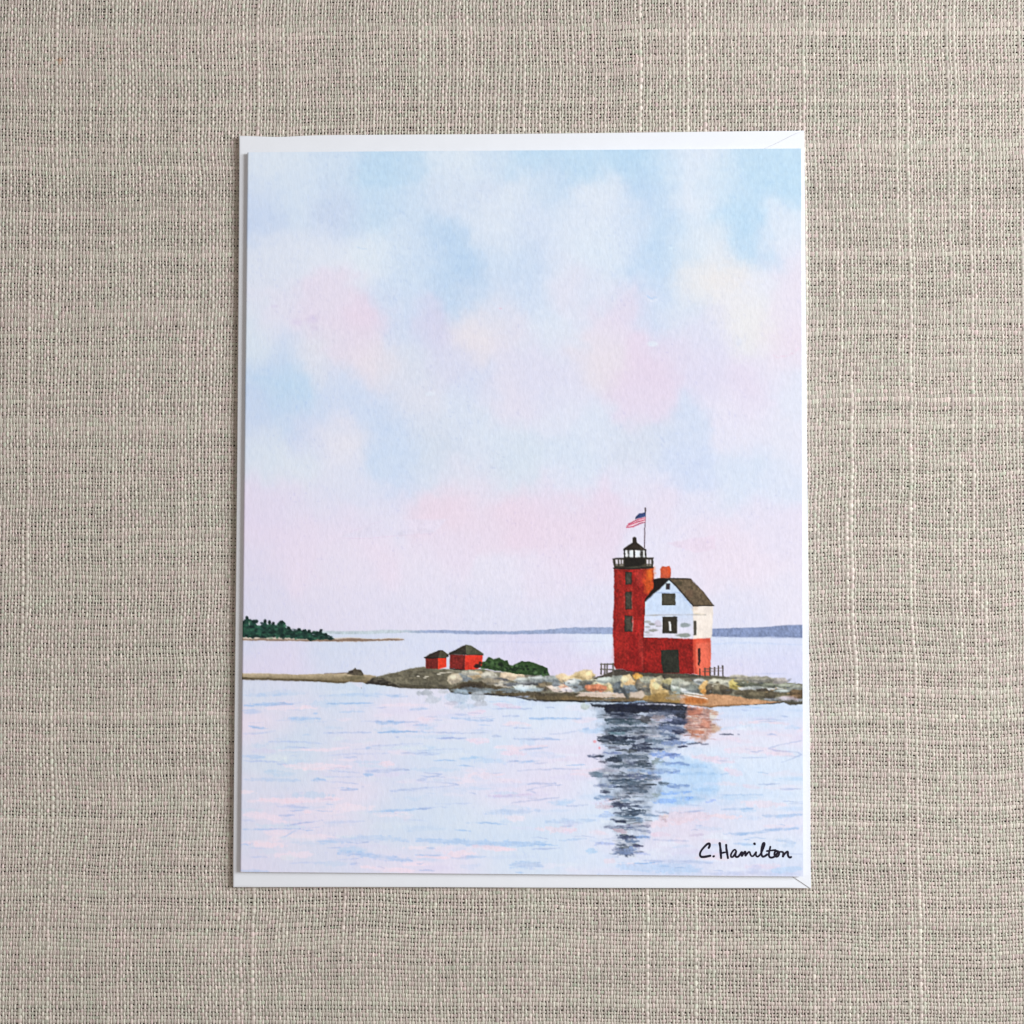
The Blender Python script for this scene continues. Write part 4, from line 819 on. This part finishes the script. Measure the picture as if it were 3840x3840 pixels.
def box_blur(a, n, k):
    """k passes of a box blur, half width n, along both axes"""
    for _ in range(k):
        for ax in (0, 1):
            p = np.concatenate([np.repeat(np.take(a, [0], ax), n + 1, ax), a, np.repeat(np.take(a, [-1], ax), n, ax)], ax)
            c = np.cumsum(p, ax)
            m = a.shape[ax]
            a = (np.take(c, np.arange(2 * n + 1, 2 * n + 1 + m), ax) - np.take(c, np.arange(m), ax)) / (2 * n + 1)
    return a

def finish_print():
    """how the picture came out of the press: crisp edges, grain of the pigment, tooth of the paper"""
    r = np.random.default_rng(41)
    soft = box_blur(CAN, 2, 2)
    lum = soft @ np.array([.3, .59, .11])
    CAN[:] = CAN + (.12 + .22 * np.clip((200 - lum) / 60, 0, 1))[:, :, None] * (CAN - soft)
    lum = CAN @ np.array([.3, .59, .11])
    dk = np.clip((175 - lum) / 110, 0, 1); dk = dk * dk * (3 - 2 * dk)
    gran = fbm(CH, CW, 2.0, 1.8, r, 2)
    CAN[:] = CAN * (1 - dk * (.13 - .20 * gran))[:, :, None]
    f = fbm(CH, CW, 5.0, 1.9, r, 2); g = vnoise(CH, CW, 2.2, 1.5, r); big = fbm(CH, CW, 60, 50, r, 3)
    spots = np.clip(vnoise(CH, CW, 3.2, 2.2, r) - .60, 0, 1) * np.clip(.55 + big, 0, 1)
    CAN[:] = CAN * (1 + .020 * f + .010 * g)[:, :, None] - spots[:, :, None] * np.array([40, 36, 12.0])
    hi = np.clip((lum - 165) / 60, 0, 1)
    mott = fbm(CH, CW, 7, 6, r, 3) * hi                                   # pigment settles unevenly in the pale washes
    sat = np.clip((CAN[:, :, 2] - CAN[:, :, 0]) / 60, 0, 1)
    CAN[:] = CAN - (mott * (1.5 + 9 * sat))[:, :, None] * np.array([1.0, .75, .35])
    CAN[:] = CAN + ((.18 + .08 * (GY > 2560)[:, None]) * hi * (1 - .70 * sat))[:, :, None] * (np.array([250, 250, 253.0]) - CAN)
    np.clip(CAN, 8, 252, out=CAN)

# ------------------------------------------------------------------ greeting card
paint_all(); finish_print()
card = bpy.data.objects.new("greeting_card", None); COL.objects.link(card)
card.empty_display_size = .02
tag(card, "folded greeting card printed with a watercolour of a red lighthouse on a rocky shore", "greeting card")
CQ = np.array([(-53.46, 69.29), (54.50, 69.40), (53.63, -70.64), (-53.95, -70.09)])
# the sketch canvas is laid on the card by its four corners
SQ = np.array([(926.8, 571.6), (3003.9, 557.0), (3011.6, 3286.5), (899.2, 3269.0)])
def homography(src, dst):
    A, b = [], []
    for (x, y), (u, v) in zip(src, dst):
        A.append([x, y, 1, 0, 0, 0, -u * x, -u * y]); b.append(u)
        A.append([0, 0, 0, x, y, 1, -v * x, -v * y]); b.append(v)
    h = np.append(np.linalg.solve(np.array(A, float), np.array(b, float)), 1).reshape(3, 3)
    return h
UNIT = np.array([(0, 0), (1, 0), (1, 1), (0, 1)], float)
H_us = homography(UNIT, SQ); H_su = np.linalg.inv(H_us)
def apply_h(h, x, y):
    d = h[2, 0] * x + h[2, 1] * y + h[2, 2]
    return (h[0, 0] * x + h[0, 1] * y + h[0, 2]) / d, (h[1, 0] * x + h[1, 1] * y + h[1, 2]) / d

BACK0, BACK1 = ENV_Z + .17, ENV_Z + .43        # back leaf
FRONT_T = .27                                  # thickness of the front leaf
FOLD_R = .31
def front_z(u, v):
    """upper face of the front leaf: the fold on the left holds it down, the loose side springs up a little"""
    return ENV_Z + .17 + 2 * FOLD_R + .02 + .07 * np.clip(u, 0, 1) ** 1.6 + .04 * np.clip(u, 0, 1) * np.clip(v, 0, 1)

# grid: fine where the picture is detailed, coarser in the sky
NU, NV0, NV1 = 780, 250, 520
uu = np.concatenate([[0, .0003, .0009, .0018, .0030], np.linspace(.0044, 1, NU)])
vv = np.concatenate([np.linspace(0, .47, NV0, endpoint=False), np.linspace(.47, 1, NV1)])
def front_mesh(uu, vv):
    Ug, Vg = np.meshgrid(uu, vv)
    P = quad_pt(CQ, Ug, Vg)
    Z = front_z(Ug, Vg)
    d = np.clip(FOLD_R - Ug * 108.0, 0, FOLD_R)               # rounded fold
    Z = Z - (FOLD_R - np.sqrt(np.maximum(FOLD_R ** 2 - d ** 2, 0)))
    return Ug, Vg, np.dstack([P, Z])
def sample_print(Ug, Vg):
    sx, sy = apply_h(H_us, Ug, Vg)
    fx = np.clip((sx - CX0) * CS - .5, 0, CW - 1.001); fy = np.clip((sy - CY0) * CS - .5, 0, CH - 1.001)
    ix, iy = fx.astype(int), fy.astype(int); fx = (fx - ix)[..., None]; fy = (fy - iy)[..., None]
    return (CAN[iy, ix] * (1 - fx) + CAN[iy, ix + 1] * fx) * (1 - fy) + (CAN[iy + 1, ix] * (1 - fx) + CAN[iy + 1, ix + 1] * fx) * fy
def ink_albedo(rgb, Ug, Vg):
    # the sketch colours were noted as seen by the window's light; dividing by how much light
    # reaches each side of the card gives the reflectance of the ink itself
    k = ((INK_L * (1 - Ug) + INK_R * Ug) * (1.02 - .085 * Vg))[..., None] * np.array(INK_TINT)
    a = lin(rgb) / k
    a = a * np.minimum(1, .95 / a.max(-1, keepdims=True))       # no paper returns more light than it gets
    return np.clip(a, .004, .95)
INK_L, INK_R, INK_TINT = 0.90, 1.11, (1.0, 1.0, 1.0)

M = Mat("card_print", .72, .15)
att = M.n('ShaderNodeAttribute', attribute_name="tint")
vec = M.coords((1.0, .45, 1.0))
M.l(M.tint(att.outputs['Color'], M.noise(vec, 1500, 3), .975, 1.02), M.b.inputs['Base Color'])
M.bump(M.noise(vec, 1700, 4), .5, .00006)
print_mat = M.m
card_white = paper_material("card_stock", (.86, .865, .88))

def grid_faces(nr, nc, off=0):
    q = np.arange(nr * nc).reshape(nr, nc) + off
    return np.stack([q[:-1, :-1], q[1:, :-1], q[1:, 1:], q[:-1, 1:]], -1).reshape(-1, 4)

# sky half and picture half share their meeting row; column count halves in the sky
ua = np.concatenate([uu[:5], uu[5::2], uu[-1:]]) if (len(uu) - 5) % 2 == 0 else np.concatenate([uu[:5], uu[5::2]])
va = vv[:NV0 + 1]; vb = vv[NV0:]
U1, V1, P1 = front_mesh(ua, va); U2, V2, P2 = front_mesh(uu, vb)
Vt = np.concatenate([P1.reshape(-1, 3), P2.reshape(-1, 3)])
Ft = np.concatenate([grid_faces(*U1.shape), grid_faces(*U2.shape, U1.size)])
RGB = np.concatenate([ink_albedo(sample_print(U1, V1), U1, V1).reshape(-1, 3), ink_albedo(sample_print(U2, V2), U2, V2).reshape(-1, 3)])
front = mesh_obj("front_panel", Vt, Ft, print_mat, card)
tag(front, "front of the card printed with the lighthouse watercolour")
color_attr(front, RGB)

# cut edges and underside of the front leaf (white stock)
us = np.linspace(.0044, 1, 60); vs = np.linspace(0, 1, 80)
def rim_pts(u, v): 
    p = quad_pt(CQ, u, v); z = front_z(u, v); return np.concatenate([p, z[:, None]], 1)
loop = np.concatenate([rim_pts(us, 0 * us), rim_pts(0 * vs + 1, vs)[1:], rim_pts(us[::-1], 0 * us + 1)[1:]])
low = loop.copy(); low[:, 2] -= FRONT_T
top = loop.copy(); top[:, 2] -= .004
n = len(loop)
Vr = np.concatenate([top, low]); Fr = np.array([(i, i + n, i + n + 1, i + 1) for i in range(n - 1)])
mesh_obj("cut_edge", Vr, Fr, card_white, front, smooth=False)
# back leaf, joined to the front along the rounded fold at the left
bq = CQ.copy(); bq[1] += (-.25, -.10); bq[2] += (-.30, .02); bq[0] += (.12, -.05); bq[3] += (.12, -.01)
slab("back_panel", [tuple(bq[3]), tuple(bq[2]), tuple(bq[1]), tuple(bq[0])], BACK0, BACK1, .03, card_white, card, 2)
va_ = np.linspace(0, 1, 60); ang = np.linspace(0, math.pi / 2, 6)
sp = []
for a in ang:
    p = quad_pt(CQ, 0 * va_, va_); z = front_z(0 * va_, va_) - FOLD_R - FOLD_R * np.sin(a)
    sp.append(np.concatenate([p + np.array([FOLD_R * (1 - math.cos(a)), 0]), z[:, None]], 1))
sp = np.stack(sp)
fold = mesh_obj("fold", sp.reshape(-1, 3), grid_faces(6, 60), print_mat, card)
color_attr(fold, np.repeat(ink_albedo(sample_print(np.full((1, 60), .002), va_[None, :]), np.zeros((1, 60)), va_[None, :]), 6, 0).reshape(-1, 3))

# ------------------------------------------------------------------ signature in pen
SIG = [  # strokes as (points, width)
 ([(372,384),(384,360),(386,332),(374,322),(348,332),(310,368),(272,412),(250,452),(246,488),(264,512),(304,514),(350,507),(394,498)], 31),
 ([(441,507),(449,504)], 29),
 ([(532,318),(538,360),(544,410),(548,460),(552,530)], 33),
 ([(626,342),(630,400),(640,460),(652,530)], 31),
 ([(548,464),(580,454),(606,449),(632,447)], 25),
 ([(768,424),(754,410),(732,420),(708,454),(694,488),(700,514),(724,512),(748,482),(768,446),(772,432),(762,470),(760,498),(774,514),(800,510),(826,482),(846,452),(856,448),(856,474),(854,500),(870,478),(892,446),(904,440),(908,462),(906,496),(920,482),(944,452),(962,442),(972,456),(980,482),(998,504),(1022,498),(1044,470),(1062,444),(1058,474),(1064,500),(1084,510),(1112,490),(1144,440),(1172,372),(1184,328),(1174,312),(1158,330),(1144,382),(1138,440),(1142,486),(1160,510),(1190,502),(1222,478)], 27),
 ([(1268,368),(1260,404),(1250,452),(1248,494),(1264,520),(1300,522),(1340,500),(1364,470),(1374,444),(1360,428),(1338,440),(1328,472),(1338,504),(1364,512),(1388,494),(1398,462),(1390,438),(1376,430),(1396,442),(1424,440),(1450,446),(1456,470),(1450,514),(1464,486),(1492,454),(1516,438),(1524,454),(1524,486),(1536,512),(1556,522),(1570,516)], 27),
 ([(1218,430),(1250,426),(1296,420),(1344,414)], 24),
 ([(1038,324),(1042,330)], 33)]
def smooth_path(P, n=7):
    P = np.array(P, float)
    if len(P) < 3: return np.linspace(P[0], P[-1], 4)
    Q = np.vstack([2 * P[0] - P[1], P, 2 * P[-1] - P[-2]]); out = []
    for i in range(1, len(Q) - 2):
        for t in np.linspace(0, 1, n, endpoint=False):
            a, b, c, d = Q[i - 1], Q[i], Q[i + 1], Q[i + 2]
            out.append(.5 * (2 * b + (c - a) * t + (2 * a - 5 * b + 4 * c - d) * t * t + (3 * b - a - 3 * c + d) * t ** 3))
    out.append(Q[-2]); return np.array(out)
Vs, Fs = [], []
srng = np.random.default_rng(4); base_n = 0
for si, (pts, wd) in enumerate(SIG):
    p = smooth_path(pts)
    sx, sy = 2560 + p[:, 0] * .2588, 3080 + p[:, 1] * .2588
    u, v = apply_h(H_su, sx, sy)
    q = quad_pt(CQ, u, v)
    hw = 1.06 * wd * .2588 / 19.25 / 2 * (1 + .10 * np.sin(np.linspace(0, 9, len(q)) + si)) 
    t = np.gradient(q, axis=0); t /= np.hypot(t[:, 0], t[:, 1])[:, None] + 1e-9
    # round ends
    e0 = [q[0] - t[0] * hw[0] * math.cos(a) for a in (0, .5, 1.0)]; e1 = [q[-1] + t[-1] * hw[-1] * math.sin(a) for a in (.57, 1.07, 1.57)]
    w0 = [hw[0] * max(math.sin(a), .05) for a in (0, .5, 1.0)]; w1 = [hw[-1] * max(math.cos(a), .05) for a in (.57, 1.07, 1.57)]
    Q = np.vstack([e0, q, e1]); W = np.concatenate([w0, hw, w1]); T = np.vstack([[t[0]] * 3, t, [t[-1]] * 3])
    N = np.stack([-T[:, 1], T[:, 0]], 1)
    uq = np.concatenate([[u[0]] * 3, u, [u[-1]] * 3]); vq = np.concatenate([[v[0]] * 3, v, [v[-1]] * 3])
    z = front_z(uq, vq) + .006 + .0015 * si + np.linspace(0, .008, len(Q))
    for k, (s, dz) in enumerate([(-1, 0), (-.5, .005), (0, .007), (.5, .005), (1, 0)]):
        Vs.append(np.concatenate([Q + N * (W * s)[:, None], (z + dz)[:, None]], 1))
    m = len(Q)
    for k in range(4):
        for i in range(m - 1): Fs.append((base_n + k * m + i, base_n + k * m + i + 1, base_n + (k + 1) * m + i + 1, base_n + (k + 1) * m + i)[::-1])
    base_n += 5 * m
M = Mat("pen_ink", .5, .3)
c = M.n('ShaderNodeRGB'); c.outputs[0].default_value = (.006, .003, .014, 1)
M.l(M.tint(c.outputs[0], M.noise(M.coords((1, 1, 1)), 900, 2), .8, 1.5), M.b.inputs['Base Color'])
sig = mesh_obj("signature", np.concatenate(Vs), np.array(Fs), M.m, front)
tag(sig, "handwritten signature in dark navy ink")
print("triangles", sum(sum(len(p.vertices) - 2 for p in o.data.polygons) if len(o.data.polygons) < 5000 else 2 * len(o.data.polygons) for o in scene.objects if o.type == 'MESH'))
